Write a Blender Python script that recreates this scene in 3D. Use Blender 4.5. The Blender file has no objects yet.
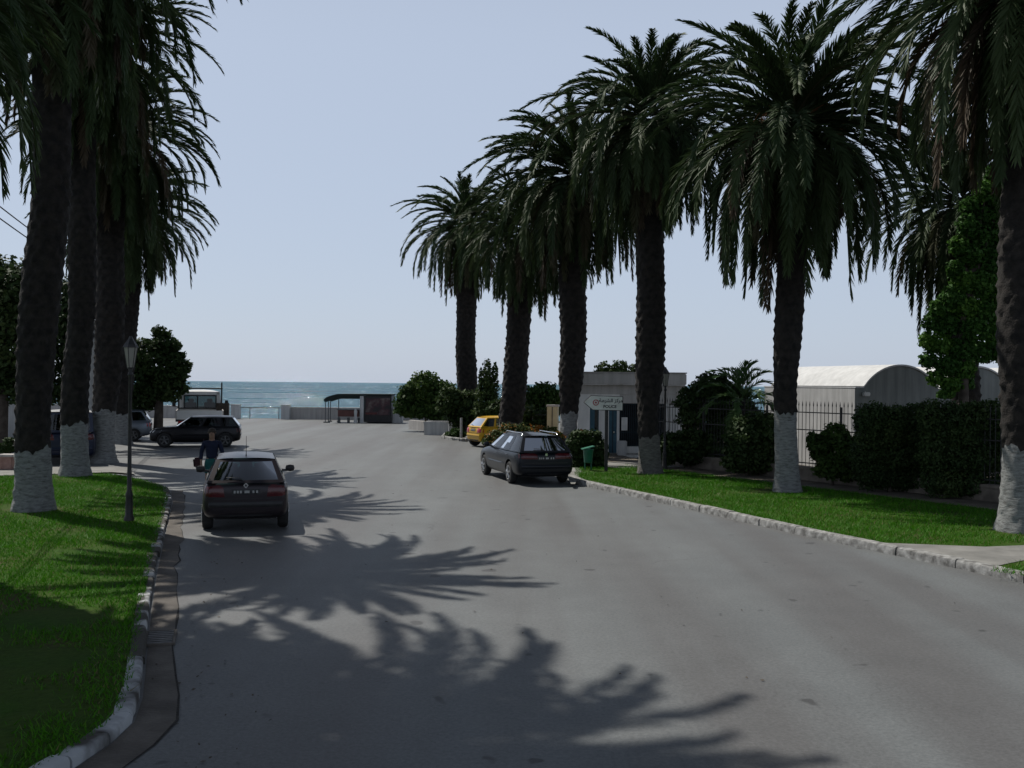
import bpy, bmesh, math, random
import numpy as np
from mathutils import Vector, Matrix
from mathutils.bvhtree import BVHTree

R = math.radians
S = bpy.context.scene
C = S.collection
CAM_H, FPX, ROLL = 2.8, 1000.0, 0.0098

# ------------------------------------------------------------------ surveying: photo pixel -> place on the ground
def ray(px, py):
    u, v = px - 512, 384 - py
    return Vector((u*math.cos(ROLL) - v*math.sin(ROLL), FPX, u*math.sin(ROLL) + v*math.cos(ROLL)))
def G(px, py, z=0.0):
    d = ray(px, py)
    t = (z - CAM_H)/d.z
    return Vector((d.x*t, d.y*t, z))
def AT(px, py, Y):
    d = ray(px, py)
    t = Y/d.y
    return Vector((d.x*t, Y, CAM_H + d.z*t))

# ------------------------------------------------------------------ materials
def newmat(name):
    m = bpy.data.materials.new(name); m.use_nodes = True
    nt = m.node_tree; nt.nodes.clear()
    out = nt.nodes.new('ShaderNodeOutputMaterial')
    return m, nt, out
def N(nt, typ, **kw):
    n = nt.nodes.new(typ)
    for k, v in kw.items():
        if k in n.inputs.keys() if isinstance(k, str) else False: n.inputs[k].default_value = v
        else: setattr(n, k, v)
    return n
def noise(nt, scale, detail=5, rough=.55, coord='Object', vec=None):
    n = nt.nodes.new('ShaderNodeTexNoise')
    n.inputs['Scale'].default_value = scale; n.inputs['Detail'].default_value = detail; n.inputs['Roughness'].default_value = rough
    if vec is None:
        tc = nt.nodes.new('ShaderNodeTexCoord'); vec = tc.outputs[coord]
    nt.links.new(vec, n.inputs['Vector'])
    return n
def ramp(nt, src, stops):
    r = nt.nodes.new('ShaderNodeValToRGB')
    e = r.color_ramp.elements
    while len(e) < len(stops): e.new(.5)
    for k, (p, c) in enumerate(stops):
        e[k].position = p; e[k].color = (*c, 1) if len(c) == 3 else c
    nt.links.new(src, r.inputs['Fac'])
    return r
def mixc(nt, fac, a, b, mode='MIX'):
    m = nt.nodes.new('ShaderNodeMix'); m.data_type = 'RGBA'; m.blend_type = mode
    if isinstance(fac, (int, float)): m.inputs[0].default_value = fac
    else: nt.links.new(fac, m.inputs[0])
    for k, v in ((6, a), (7, b)):
        if isinstance(v, tuple): m.inputs[k].default_value = (*v, 1)
        else: nt.links.new(v, m.inputs[k])
    return m.outputs[2]
def bump(nt, height, strength, dist=.02, chain=None):
    b = nt.nodes.new('ShaderNodeBump'); b.inputs['Strength'].default_value = strength; b.inputs['Distance'].default_value = dist
    nt.links.new(height, b.inputs['Height'])
    if chain: nt.links.new(chain, b.inputs['Normal'])
    return b.outputs['Normal']
def M(name, c1, c2=None, scale=4.0, rough=.8, bmp=0.0, bscale=None, metal=0.0, spec=.4, stops=(.35, .65), coat=0.0, coord='Object'):
    m, nt, out = newmat(name)
    p = nt.nodes.new('ShaderNodeBsdfPrincipled')
    p.inputs['Roughness'].default_value = rough; p.inputs['Metallic'].default_value = metal
    p.inputs['Specular IOR Level'].default_value = spec; p.inputs['Coat Weight'].default_value = coat
    p.inputs['Coat Roughness'].default_value = .06
    if c2 is None: c2 = tuple(min(1, v*1.25) for v in c1)
    n = noise(nt, scale, coord=coord)
    r = ramp(nt, n.outputs['Fac'], [(stops[0], c1), (stops[1], c2)])
    nt.links.new(r.outputs['Color'], p.inputs['Base Color'])
    if bmp:
        n2 = noise(nt, bscale or scale*6, coord=coord)
        nt.links.new(bump(nt, n2.outputs['Fac'], bmp), p.inputs['Normal'])
    nt.links.new(p.outputs[0], out.inputs[0])
    return m
def leafmat(name, stops, rough=.6, trans=.25, spec=.16):
    """stops: colours along the 'tint' attribute of each leaf"""
    m, nt, out = newmat(name)
    a = nt.nodes.new('ShaderNodeAttribute'); a.attribute_name = 'tint'
    r = ramp(nt, a.outputs['Fac'], stops)
    p = nt.nodes.new('ShaderNodeBsdfPrincipled'); p.inputs['Roughness'].default_value = rough; p.inputs['Specular IOR Level'].default_value = spec
    nt.links.new(r.outputs['Color'], p.inputs['Base Color'])
    t = nt.nodes.new('ShaderNodeBsdfTranslucent'); nt.links.new(r.outputs['Color'], t.inputs['Color'])
    mx = nt.nodes.new('ShaderNodeMixShader'); mx.inputs[0].default_value = trans
    nt.links.new(p.outputs[0], mx.inputs[1]); nt.links.new(t.outputs[0], mx.inputs[2]); nt.links.new(mx.outputs[0], out.inputs[0])
    return m
def glassmat(name, tint=(.28, .36, .36), rough=.02):
    m, nt, out = newmat(name)
    t = nt.nodes.new('ShaderNodeBsdfTransparent'); t.inputs['Color'].default_value = (*tint, 1)
    g = nt.nodes.new('ShaderNodeBsdfGlossy'); g.inputs['Roughness'].default_value = rough; g.inputs['Color'].default_value = (.9, .9, .9, 1)
    f = nt.nodes.new('ShaderNodeFresnel'); f.inputs['IOR'].default_value = 1.52
    mx = nt.nodes.new('ShaderNodeMixShader')
    nt.links.new(f.outputs[0], mx.inputs[0]); nt.links.new(t.outputs[0], mx.inputs[1]); nt.links.new(g.outputs[0], mx.inputs[2]); nt.links.new(mx.outputs[0], out.inputs[0])
    return m

def asphalt_mat():
    m, nt, out = newmat('asphalt')
    p = nt.nodes.new('ShaderNodeBsdfPrincipled'); p.inputs['Roughness'].default_value = .62; p.inputs['Specular IOR Level'].default_value = .42
    big = noise(nt, .16, 3); mid = noise(nt, 1.3, 6, .65); fine = noise(nt, 26, 5, .8)
    tc = nt.nodes.new('ShaderNodeTexCoord')
    mp = nt.nodes.new('ShaderNodeMapping'); mp.inputs['Rotation'].default_value = (0, 0, R(-17)); mp.inputs['Scale'].default_value = (.75, .05, 1)
    nt.links.new(tc.outputs['Object'], mp.inputs['Vector'])
    track = noise(nt, 1.0, 3, .5, vec=mp.outputs[0])
    c = ramp(nt, big.outputs['Fac'], [(.3, (.093, .100, .102)), (.7, (.118, .126, .127))]).outputs['Color']
    c = mixc(nt, ramp(nt, track.outputs['Fac'], [(.40, (0, 0, 0)), (.64, (1, 1, 1))]).outputs['Color'], c, (.080, .080, .080))
    c = mixc(nt, .30, c, ramp(nt, mid.outputs['Fac'], [(.3, (.7, .7, .7)), (.7, (1.25, 1.25, 1.25))]).outputs['Color'], 'MULTIPLY')
    c = mixc(nt, .6, c, ramp(nt, fine.outputs['Fac'], [(.3, (.45, .45, .45)), (.7, (1.5, 1.5, 1.5))]).outputs['Color'], 'MULTIPLY')
    spots = noise(nt, 2.1, 2, .4)
    c = mixc(nt, ramp(nt, spots.outputs['Fac'], [(.70, (0, 0, 0)), (.73, (.8, .8, .8))]).outputs['Color'], c, (.032, .032, .033))
    # hairline cracks: edges of a wobbly cell pattern, kept only in places
    wob = noise(nt, 1.2, 4)
    vm = nt.nodes.new('ShaderNodeMix'); vm.data_type = 'VECTOR'; vm.inputs[0].default_value = .35
    nt.links.new(tc.outputs['Object'], vm.inputs[4]); nt.links.new(wob.outputs['Color'], vm.inputs[5])
    vo = nt.nodes.new('ShaderNodeTexVoronoi'); vo.feature = 'DISTANCE_TO_EDGE'; vo.inputs['Scale'].default_value = .34
    nt.links.new(vm.outputs[1], vo.inputs['Vector'])
    ck = ramp(nt, vo.outputs['Distance'], [(.0, (1, 1, 1)), (.0035, (0, 0, 0))])
    keep = ramp(nt, noise(nt, .35, 2).outputs['Fac'], [(.58, (0, 0, 0)), (.66, (.45, .45, .45))])
    ckm = mixc(nt, 1.0, ck.outputs['Color'], keep.outputs['Color'], 'MULTIPLY')
    c = mixc(nt, ckm, c, (.024, .024, .025))
    nt.links.new(c, p.inputs['Base Color'])
    nt.links.new(bump(nt, fine.outputs['Fac'], .35, .01), p.inputs['Normal'])
    nt.links.new(p.outputs[0], out.inputs[0])
    return m
def lawn_mat():
    m, nt, out = newmat('lawn_soil')
    p = nt.nodes.new('ShaderNodeBsdfPrincipled'); p.inputs['Roughness'].default_value = .95; p.inputs['Specular IOR Level'].default_value = .1
    a = noise(nt, .7, 5); b = noise(nt, 14, 4, .7)
    c = ramp(nt, a.outputs['Fac'], [(.36, (.022, .062, .004)), (.58, (.034, .062, .008)), (.74, (.062, .050, .026))]).outputs['Color']
    c = mixc(nt, .6, c, ramp(nt, b.outputs['Fac'], [(.3, (.5, .5, .5)), (.7, (1.4, 1.4, 1.3))]).outputs['Color'], 'MULTIPLY')
    nt.links.new(c, p.inputs['Base Color'])
    nt.links.new(bump(nt, b.outputs['Fac'], .8, .03), p.inputs['Normal'])
    nt.links.new(p.outputs[0], out.inputs[0])
    return m
def sea_mat():
    m, nt, out = newmat('sea_water')
    p = nt.nodes.new('ShaderNodeBsdfPrincipled'); p.inputs['Base Color'].default_value = (.055, .19, .225, 1)
    p.inputs['Roughness'].default_value = .07; p.inputs['IOR'].default_value = 1.33; p.inputs['Specular IOR Level'].default_value = .36
    tc = nt.nodes.new('ShaderNodeTexCoord')
    mp = nt.nodes.new('ShaderNodeMapping'); mp.inputs['Rotation'].default_value = (0, 0, R(20)); mp.inputs['Scale'].default_value = (.45, 1, 1)
    nt.links.new(tc.outputs['Object'], mp.inputs['Vector'])
    w1 = noise(nt, .35, 3, .5, vec=mp.outputs[0]); w2 = noise(nt, 1.6, 3, .6, vec=mp.outputs[0])
    w0 = noise(nt, .09, 2, .5, vec=mp.outputs[0])
    n = bump(nt, w0.outputs['Fac'], 1.0, 5.0)
    n = bump(nt, w1.outputs['Fac'], 1.0, 2.4, n)
    n = bump(nt, w2.outputs['Fac'], 1.0, 1.3, n)
    nt.links.new(n, p.inputs['Normal'])
    df = nt.nodes.new('ShaderNodeBsdfDiffuse'); gls = nt.nodes.new('ShaderNodeBsdfGlossy'); gls.inputs['Roughness'].default_value = .06; nt.links.new(n, gls.inputs['Normal'])
    nt.links.new(n, df.inputs['Normal']); mxs = nt.nodes.new('ShaderNodeMixShader'); mxs.inputs[0].default_value = .31
    nt.links.new(df.outputs[0], mxs.inputs[1]); nt.links.new(gls.outputs[0], mxs.inputs[2])
    big = noise(nt, .02, 4, .6, vec=mp.outputs[0])
    c = ramp(nt, big.outputs['Fac'], [(.35, (.028, .105, .155)), (.65, (.052, .145, .190))])
    nt.links.new(c.outputs['Color'], df.inputs['Color'])
    nt.links.new(mxs.outputs[0], out.inputs[0])
    nt.nodes.remove(p)
    return m
def paint_base_mat(name, c):
    """whitewash worn through to bark"""
    m, nt, out = newmat(name)
    p = nt.nodes.new('ShaderNodeBsdfPrincipled'); p.inputs['Roughness'].default_value = .9
    tc = nt.nodes.new('ShaderNodeTexCoord')
    mp = nt.nodes.new('ShaderNodeMapping'); mp.inputs['Scale'].default_value = (1, 1, 3.5)
    nt.links.new(tc.outputs['Object'], mp.inputs['Vector'])
    a = noise(nt, 7, 6, .7, vec=mp.outputs[0])
    col = ramp(nt, a.outputs['Fac'], [(.30, (.06, .05, .042)), (.42, tuple(v*.6 for v in c)), (.60, c)]).outputs['Color']
    nt.links.new(col, p.inputs['Base Color'])
    nt.links.new(bump(nt, a.outputs['Fac'], .6, .03), p.inputs['Normal'])
    nt.links.new(p.outputs[0], out.inputs[0])
    return m
def facade_mat(name, c1, c2):
    """render with rain streaks running down and a stained foot"""
    m, nt, out = newmat(name)
    p = nt.nodes.new('ShaderNodeBsdfPrincipled'); p.inputs['Roughness'].default_value = .9; p.inputs['Specular IOR Level'].default_value = .2
    tc = nt.nodes.new('ShaderNodeTexCoord')
    mp = nt.nodes.new('ShaderNodeMapping'); mp.inputs['Scale'].default_value = (3.2, 3.2, .25)
    nt.links.new(tc.outputs['Object'], mp.inputs['Vector'])
    a = noise(nt, 1.5, 5, .65, vec=mp.outputs[0]); b = noise(nt, 1.1, 6, .6)
    c = ramp(nt, a.outputs['Fac'], [(.3, c1), (.62, c2)]).outputs['Color']
    c = mixc(nt, .5, c, ramp(nt, b.outputs['Fac'], [(.3, (.75, .75, .75)), (.7, (1.12, 1.12, 1.12))]).outputs['Color'], 'MULTIPLY')
    nt.links.new(c, p.inputs['Base Color'])
    nt.links.new(bump(nt, noise(nt, 30, 4).outputs['Fac'], .25, .01), p.inputs['Normal'])
    nt.links.new(p.outputs[0], out.inputs[0])
    return m

MT = dict(
    asphalt=asphalt_mat(), lawn=lawn_mat(), sea=sea_mat(),
    dirt=M('dry_soil', (.06, .05, .038), (.13, .11, .085), 1.5, .95, .5),
    gutter=M('gutter_concrete', (.055, .048, .041), (.115, .102, .088), 2.2, .9, .5, 30),
    pavement=M('pavement_concrete', (.13, .128, .118), (.21, .205, .19), 1.8, .9, .3, 30),
    kerb=M('worn_kerb', (.085, .083, .078), (.30, .30, .29), 7, .9, .5, 22),
    kerbw=M('white_kerb_paint', (.045, .041, .036), (.34, .355, .365), .9, .85, .25, 22, stops=(.47, .56)),
    kerbf=M('flaked_kerb_paint', (.04, .037, .03), (.36, .37, .37), 2.6, .9, .6, 22, stops=(.53, .63)),
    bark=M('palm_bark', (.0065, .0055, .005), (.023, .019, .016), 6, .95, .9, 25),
    barkd=M('tree_bark', (.04, .032, .025), (.09, .075, .06), 5, .95, .7, 25),
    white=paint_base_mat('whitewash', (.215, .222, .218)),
    frond=leafmat('palm_fronds', [(0.0, (.028, .052, .018)), (.35, (.036, .062, .022)), (.62, (.05, .075, .026)), (.80, (.06, .055, .028)), (1.0, (.075, .055, .034))], .62, .14, .25),
    fruit=M('fruit_stalk', (.20, .075, .02), (.28, .12, .03), 8, .6),
    leafd=leafmat('dark_leaves', [(0, (.018, .036, .012)), (.6, (.035, .062, .018)), (1, (.06, .085, .025))], .62, .2),
    leafm=leafmat('green_leaves', [(0, (.022, .05, .012)), (.6, (.045, .085, .018)), (1, (.085, .13, .028))], .62, .25),
    leafb=leafmat('bright_leaves', [(0, (.026, .070, .014)), (.5, (.050, .125, .022)), (.8, (.09, .19, .028)), (1, (.13, .25, .038))], .62, .3),
    flower=leafmat('orange_flowers', [(0, (.03, .055, .014)), (.55, (.06, .085, .02)), (.6, (.42, .16, .03)), (1, (.50, .24, .06))], .6, .2),
    grass=leafmat('grass_blades', [(0, (.032, .125, .003)), (.75, (.050, .185, .004)), (.93, (.085, .17, .012)), (1, (.16, .14, .06))], .6, .3, .2),
    iron=M('black_iron', (.012, .012, .013), (.03, .028, .027), 9, .5, .2),
    rail=M('dark_grey_rail', (.05, .06, .065), (.09, .1, .105), 9, .5, .1),
    post=M('grey_pole_paint', (.28, .28, .27), (.38, .37, .35), 4, .7, .2),
    fac=facade_mat('grey_green_render', (.15, .165, .16), (.23, .245, .235)),
    facw=facade_mat('white_render', (.36, .36, .355), (.50, .50, .495)),
    roofw=facade_mat('whitewashed_roof', (.47, .475, .475), (.58, .585, .585)),
    walls=M('stone_wall', (.10, .085, .07), (.20, .17, .14), 3, .95, .7, 18),
    sw=facade_mat('sea_wall_render', (.30, .285, .27), (.42, .40, .38)),
    polw=facade_mat('police_render', (.66, .66, .64), (.80, .79, .77)),
    polg=facade_mat('police_band', (.38, .365, .345), (.50, .48, .46)),
    blue=M('blue_painted_wood', (.03, .09, .13), (.05, .13, .18), 5, .6, .15),
    cream=M('cream_render', (.42, .36, .22), (.52, .45, .30), 2, .9, .2),
    paper=M('paper', (.55, .55, .53), (.68, .68, .66), 3, .9),
    signw=M('sign_face', (.52, .53, .49), (.64, .65, .60), 6, .5, .05),
    signk=M('sign_ink', (.012, .012, .014), (.02, .02, .02), 6, .6),
    signr=M('sign_red', (.30, .045, .05), (.36, .06, .06), 6, .6),
    bin=M('green_plastic', (.015, .11, .07), (.02, .15, .095), 5, .45, .1),
    lampg=M('frosted_lamp_glass', (.22, .215, .19), (.28, .27, .24), 5, .35),
    terra=M('terracotta', (.22, .13, .105), (.33, .21, .175), 4, .9, .4),
    tyre=M('tyre_rubber', (.012, .012, .012), (.022, .022, .022), 12, .85, .2),
    alloy=M('wheel_alloy', (.42, .43, .44), (.55, .56, .57), 8, .3, metal=.9),
    steel=M('steel_hub', (.10, .10, .10), (.16, .16, .16), 8, .5, metal=.5),
    trim=M('black_plastic', (.014, .014, .015), (.024, .024, .025), 8, .55, .1),
    seat=M('seat_cloth', (.022, .022, .025), (.04, .04, .045), 14, .95),
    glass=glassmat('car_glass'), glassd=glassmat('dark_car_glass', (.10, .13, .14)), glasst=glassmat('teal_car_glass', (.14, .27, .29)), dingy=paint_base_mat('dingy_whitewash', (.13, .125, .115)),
    glassw=glassmat('window_glass', (.35, .42, .45)),
    redl=M('red_lamp_lens', (.30, .012, .012), (.40, .02, .02), 20, .18, coat=.6),
    redd=M('dark_red_lamp_lens', (.055, .006, .008), (.08, .009, .011), 20, .25, coat=.4),
    clearl=M('clear_lamp_lens', (.55, .56, .57), (.7, .7, .7), 25, .12, coat=.6),
    chrome=M('chrome', (.6, .6, .6), (.7, .7, .7), 8, .15, metal=1),
    skin=M('skin', (.20, .115, .075), (.25, .15, .10), 9, .6),
    hair=M('dark_hair', (.02, .014, .01), (.035, .025, .018), 30, .7),
    shirt=M('dark_blue_cloth', (.006, .009, .026), (.009, .014, .038), 9, .9, .3),
    shirt2=M('light_blue_cloth', (.09, .13, .24), (.12, .17, .30), 9, .9, .3),
    teal=M('teal_cloth', (.010, .075, .07), (.014, .10, .092), 9, .9, .3),
    bag=M('maroon_bag', (.026, .008, .011), (.038, .011, .015), 9, .8, .2),
    canopy=M('dark_green_awning', (.005, .011, .010), (.009, .018, .016), 3, .8, .3),
    poster=None,
)
def carpaint(name, c, metal=.35, rough=.32):
    return M(name, tuple(v*.94 for v in c), c, 1.2, rough, metal=metal, coat=.14, spec=.28)

# ------------------------------------------------------------------ mesh building
def link(o, parent=None):
    C.objects.link(o)
    if parent: o.parent = parent
    return o
def tag(o, label=None, cat=None, group=None, kind=None):
    for k, v in (('label', label), ('category', cat), ('group', group), ('kind', kind)):
        if v: o[k] = v
    return o
def empty(name, loc, rz=0.0, label=None, cat=None, group=None):
    o = bpy.data.objects.new(name, None); o.empty_display_size = .3
    C.objects.link(o); o.location = loc; o.rotation_euler = (0, 0, rz)
    return tag(o, label, cat, group)
class MB:
    def __init__(s): s.v = []; s.f = []; s.m = []; s.cur = 0
    def add(s, vs, fs):
        b = len(s.v); s.v += [tuple(v) for v in vs]
        for f in fs: s.f.append(tuple(b + i for i in f)); s.m.append(s.cur)
    def box(s, c, d, rz=0.0, taper=1.0, T=None):
        hx, hy, hz = d[0]/2, d[1]/2, d[2]/2; out = []
        for z, k in ((-hz, 1), (hz, taper)):
            for x, y in ((-hx, -hy), (hx, -hy), (hx, hy), (-hx, hy)):
                p = Vector((x*k, y*k, z))
                if rz: p = Matrix.Rotation(rz, 3, 'Z') @ p
                if T: p = T @ p
                out.append(p + Vector(c))
        s.add(out, [(3, 2, 1, 0), (4, 5, 6, 7), (0, 1, 5, 4), (1, 2, 6, 5), (2, 3, 7, 6), (3, 0, 4, 7)]); return s
    def tube(s, pts, r, n=8, cap=True):
        pts = [Vector(p) for p in pts]; rr = r if isinstance(r, (list, tuple)) else [r]*len(pts)
        vs = []; prev = None
        for i, p in enumerate(pts):
            t = (pts[min(i+1, len(pts)-1)] - pts[max(i-1, 0)]).normalized()
            a = prev - t*prev.dot(t) if prev is not None else (Vector((1, 0, 0)) if abs(t.x) < .8 else Vector((0, 1, 0)))
            a = (a - t*a.dot(t)).normalized(); b = t.cross(a); prev = a
            vs += [p + (a*math.cos(6.2832*k/n) + b*math.sin(6.2832*k/n))*rr[i] for k in range(n)]
        fs = [(i*n+k, i*n+(k+1) % n, (i+1)*n+(k+1) % n, (i+1)*n+k) for i in range(len(pts)-1) for k in range(n)]
        if cap: fs += [tuple(range(n-1, -1, -1)), tuple((len(pts)-1)*n+k for k in range(n))]
        s.add(vs, fs); return s
    def lathe(s, prof, c=(0, 0, 0), n=16, axis='Z'):
        vs = []
        for r, h in prof:
            for k in range(n):
                a = 6.2832*k/n
                p = (r*math.cos(a), r*math.sin(a), h)
                if axis == 'Y': p = (p[0], h, p[1])
                vs.append((p[0]+c[0], p[1]+c[1], p[2]+c[2]))
        fl = axis == 'Y'
        fs = []
        for i in range(len(prof)-1):
            for k in range(n):
                q = (i*n+k, i*n+(k+1) % n, (i+1)*n+(k+1) % n, (i+1)*n+k)
                fs.append(q[::-1] if fl else q)
        fs += [tuple(range(n)), tuple((len(prof)-1)*n+k for k in range(n))]
        s.add(vs, fs); return s
    def prism(s, poly, z0, z1):
        n = len(poly)
        vs = [(p[0], p[1], z0) for p in poly] + [(p[0], p[1], z1) for p in poly]
        fs = [tuple(range(n-1, -1, -1)), tuple(range(n, 2*n))] + [(i, (i+1) % n, n+(i+1) % n, n+i) for i in range(n)]
        s.add(vs, fs); return s
    def build(s, name, mat, parent=None, smooth=None, bev=0.0):
        me = bpy.data.meshes.new(name); me.from_pydata(s.v, [], s.f)
        mats = mat if isinstance(mat, (list, tuple)) else [mat]
        for m in mats: me.materials.append(m)
        if len(mats) > 1: me.polygons.foreach_set('material_index', s.m)
        bm = bmesh.new(); bm.from_mesh(me); bmesh.ops.recalc_face_normals(bm, faces=bm.faces[:])
        if bev: bmesh.ops.bevel(bm, geom=[e for e in bm.edges if len(e.link_faces) == 2 and e.calc_face_angle(0) > .6], offset=bev, segments=2, affect='EDGES', clamp_overlap=True)
        if smooth:
            bmesh.ops.remove_doubles(bm, verts=bm.verts[:], dist=.0003)
            for f in bm.faces: f.smooth = True
            for e in bm.edges: e.smooth = not (len(e.link_faces) == 2 and e.calc_face_angle(0) > R(smooth))
        bm.to_mesh(me); bm.free()
        return link(bpy.data.objects.new(name, me), parent)
def npmesh(name, V, F, mat, parent=None, tint=None, smooth=False):
    V = np.asarray(V, np.float32).reshape(-1, 3); F = np.asarray(F, np.int32)
    k = F.shape[1]; me = bpy.data.meshes.new(name)
    me.vertices.add(len(V)); me.vertices.foreach_set('co', V.ravel())
    me.loops.add(F.size); me.loops.foreach_set('vertex_index', F.ravel())
    me.polygons.add(len(F)); me.polygons.foreach_set('loop_start', np.arange(0, F.size, k, dtype=np.int32))
    if tint is not None:
        a = me.attributes.new('tint', 'FLOAT', 'FACE'); a.data.foreach_set('value', np.asarray(tint, np.float32))
    if smooth: me.polygons.foreach_set('use_smooth', np.ones(len(F), bool))
    me.materials.append(mat); me.update(); me.validate()
    return link(bpy.data.objects.new(name, me), parent)
def sheet(name, poly, z, mat, kind='structure'):
    bm = bmesh.new()
    f = bm.faces.new([bm.verts.new((p[0], p[1], z)) for p in poly])
    bmesh.ops.recalc_face_normals(bm, faces=bm.faces[:])
    if f.normal.z < 0: f.normal_flip()
    bmesh.ops.triangulate(bm, faces=bm.faces[:])
    me = bpy.data.meshes.new(name); bm.to_mesh(me); bm.free(); me.materials.append(mat)
    return tag(link(bpy.data.objects.new(name, me)), kind=kind)
# ------------------------------------------------------------------ vegetation
def frond_set(rng, L, n, spread=(76, -60), leaf=.45, pairs=96, skirt=0.3, base_r=.30, width=.034):
    """feather fronds round one point: returns verts, quads, tint"""
    VV, FF, TT = [], [], []; off = 0
    for i in range(n):
        k = (i + .5)/n
        hang = k > 1 - skirt
        e = R(spread[0] + (spread[1]-spread[0])*k**.85 + rng.normal(0, 7))
        az = i*2.39996 + rng.normal(0, .16)
        ln = L*(.62 + .38*min(1, k*3.2))*rng.uniform(.88, 1.08)
        if hang: ln *= rng.uniform(.72, .98)
        bend = R(rng.uniform(40, 70) + 42*min(1, k*1.6))
        ns = 15; ts = np.linspace(0, 1, ns)
        ang = np.maximum(e - bend*ts**1.35, R(-87))
        side_sway = rng.normal(0, .20)
        azs = az + side_sway*ts**1.5
        step = ln/(ns-1)
        d = np.stack([np.cos(ang)*np.cos(azs), np.cos(ang)*np.sin(azs), np.sin(ang)], 1)
        P = np.zeros((ns, 3)); P[0] = (base_r*math.cos(az)*min(1, .25+k), base_r*math.sin(az)*min(1, .25+k), .45*(1-2*k))
        P[1:] = P[0] + np.cumsum(d[:-1]*step, 0)
        Sd = np.stack([-np.sin(azs), np.cos(azs), 0*azs], 1)
        Nn = np.cross(Sd, d); Nn *= -1
        Nn = np.where(Nn[:, 2:3] < 0, -Nn, Nn) if not hang else np.cross(d, Sd)
        tint = (rng.uniform(0, .45) if k < .45 else rng.uniform(.2, .62)) if not hang else rng.choice([rng.uniform(.3, .6), rng.uniform(.75, 1.0)], p=[.8, .2])
        if rng.random() < .12: tint = min(1, tint + .25)
        # stalk: a thin three-sided rod
        rr = (.034*(1-ts) + .006)*(L/4)
        ring = np.stack([P + Sd*rr[:, None], P - Sd*rr[:, None], P - Nn*rr[:, None]*1.2], 1).reshape(-1, 3)
        VV.append(ring)
        for s in range(ns-1):
            for q in range(3):
                FF.append((off+s*3+q, off+s*3+(q+1) % 3, off+s*3+3+(q+1) % 3, off+s*3+3+q)); TT.append(min(.78, tint+.25))
        off += ns*3
        # leaflets
        m = pairs
        tj = np.concatenate([np.linspace(.10, .995, m)]*2) + rng.normal(0, .004, 2*m); tj = np.clip(tj, .08, 1)
        sg = np.concatenate([np.ones(m), -np.ones(m)])
        ip = lambda A: np.stack([np.interp(tj, ts, A[:, c]) for c in range(3)], 1)
        B, D, SS, NN = ip(P), ip(d), ip(Sd), ip(Nn)
        prof = np.clip(np.sin(np.pi*(.10+.80*tj)), 0, 1)**.7
        ll = leaf*(L/4)*np.maximum(prof, .30)*rng.uniform(.82, 1.12, 2*m)
        a = R(1)*(41 - 21*tj + rng.normal(0, 6, 2*m)); v = R(1)*(24 + rng.normal(0, 13, 2*m))
        dr = D*np.cos(a)[:, None] + (SS*(sg*np.cos(v))[:, None] + NN*np.sin(v)[:, None])*np.sin(a)[:, None]
        dr /= np.linalg.norm(dr, axis=1)[:, None]
        W = D - dr*np.sum(D*dr, 1)[:, None]; W /= (np.linalg.norm(W, axis=1)[:, None] + 1e-6)
        W = W*np.cos(.5) + np.cross(dr, W)*np.sin(.5)*rng.choice([-1, 1], 2*m)[:, None]
        w = width*(L/4)*.5
        mid = B + dr*(ll*.55)[:, None]; tip = mid + (dr + np.array([0, 0, -.22]))*(ll*.45)[:, None]
        q = np.stack([B - W*w*.8, B + W*w*.8, mid + W*w, mid - W*w, tip + W*w*.15, tip - W*w*.15], 1).reshape(-1, 3)
        VV.append(q)
        for j in range(2*m):
            o = off + j*6
            FF.append((o, o+1, o+2, o+3)); FF.append((o+3, o+2, o+4, o+5)); TT += [tint, tint]
        off += 12*m
    return np.concatenate(VV), FF, TT

def trunk_mesh(rng, path, radii, z0, z1, paint, edge=None, es=0.0):
    """bark covered in the diamond stumps of old leaf bases; path, radii: functions of height"""
    dz = .045; nz = max(3, int((z1-z0)/dz)); na = 44
    V = np.zeros((nz+1, na, 3)); seed = rng.uniform(0, 100)
    th = np.arange(na)/na*2*np.pi
    lump = rng.normal(0, 1, (64, 24))
    for i in range(nz+1):
        z = z0 + (z1-z0)*i/nz
        r = radii(z); x, y = path(z)
        A = (th/(2*np.pi)*9 + z*2.1) % 1; Bq = (-th/(2*np.pi)*9 + z*2.1) % 1
        dia = np.minimum(1-np.abs(2*A-1), 1-np.abs(2*Bq-1))
        row = int(z*2.1*2) % 64; col = (th/(2*np.pi)*18 + (row % 2)*.5).astype(int) % 24
        amp = (.062 if not paint else .030)*min(1.0, r/.45)
        rr = r + amp*(dia-.3)*(1+.45*lump[row, col]) + .014*np.sin(th*3+z*1.7+seed) + .03*r*np.sin(z*1.3+seed)
        V[i, :, 0] = x + rr*np.cos(th); V[i, :, 1] = y + rr*np.sin(th); V[i, :, 2] = z
        if edge is not None:          # the brushed edge of the whitewash is uneven
            V[i, :, 2] += (.05*np.sin(2*th+es)+.035*np.sin(5*th+2*es)+.028*np.sin(11*th+3*es)+.02*np.sin(19*th+es))*max(0, 1-abs(z-edge)/.35)
    a = np.arange(na); F = []
    for i in range(nz):
        F.append(np.stack([i*na+a, i*na+(a+1) % na, (i+1)*na+(a+1) % na, (i+1)*na+a], 1))
    return V.reshape(-1, 3), np.concatenate(F)

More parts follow.
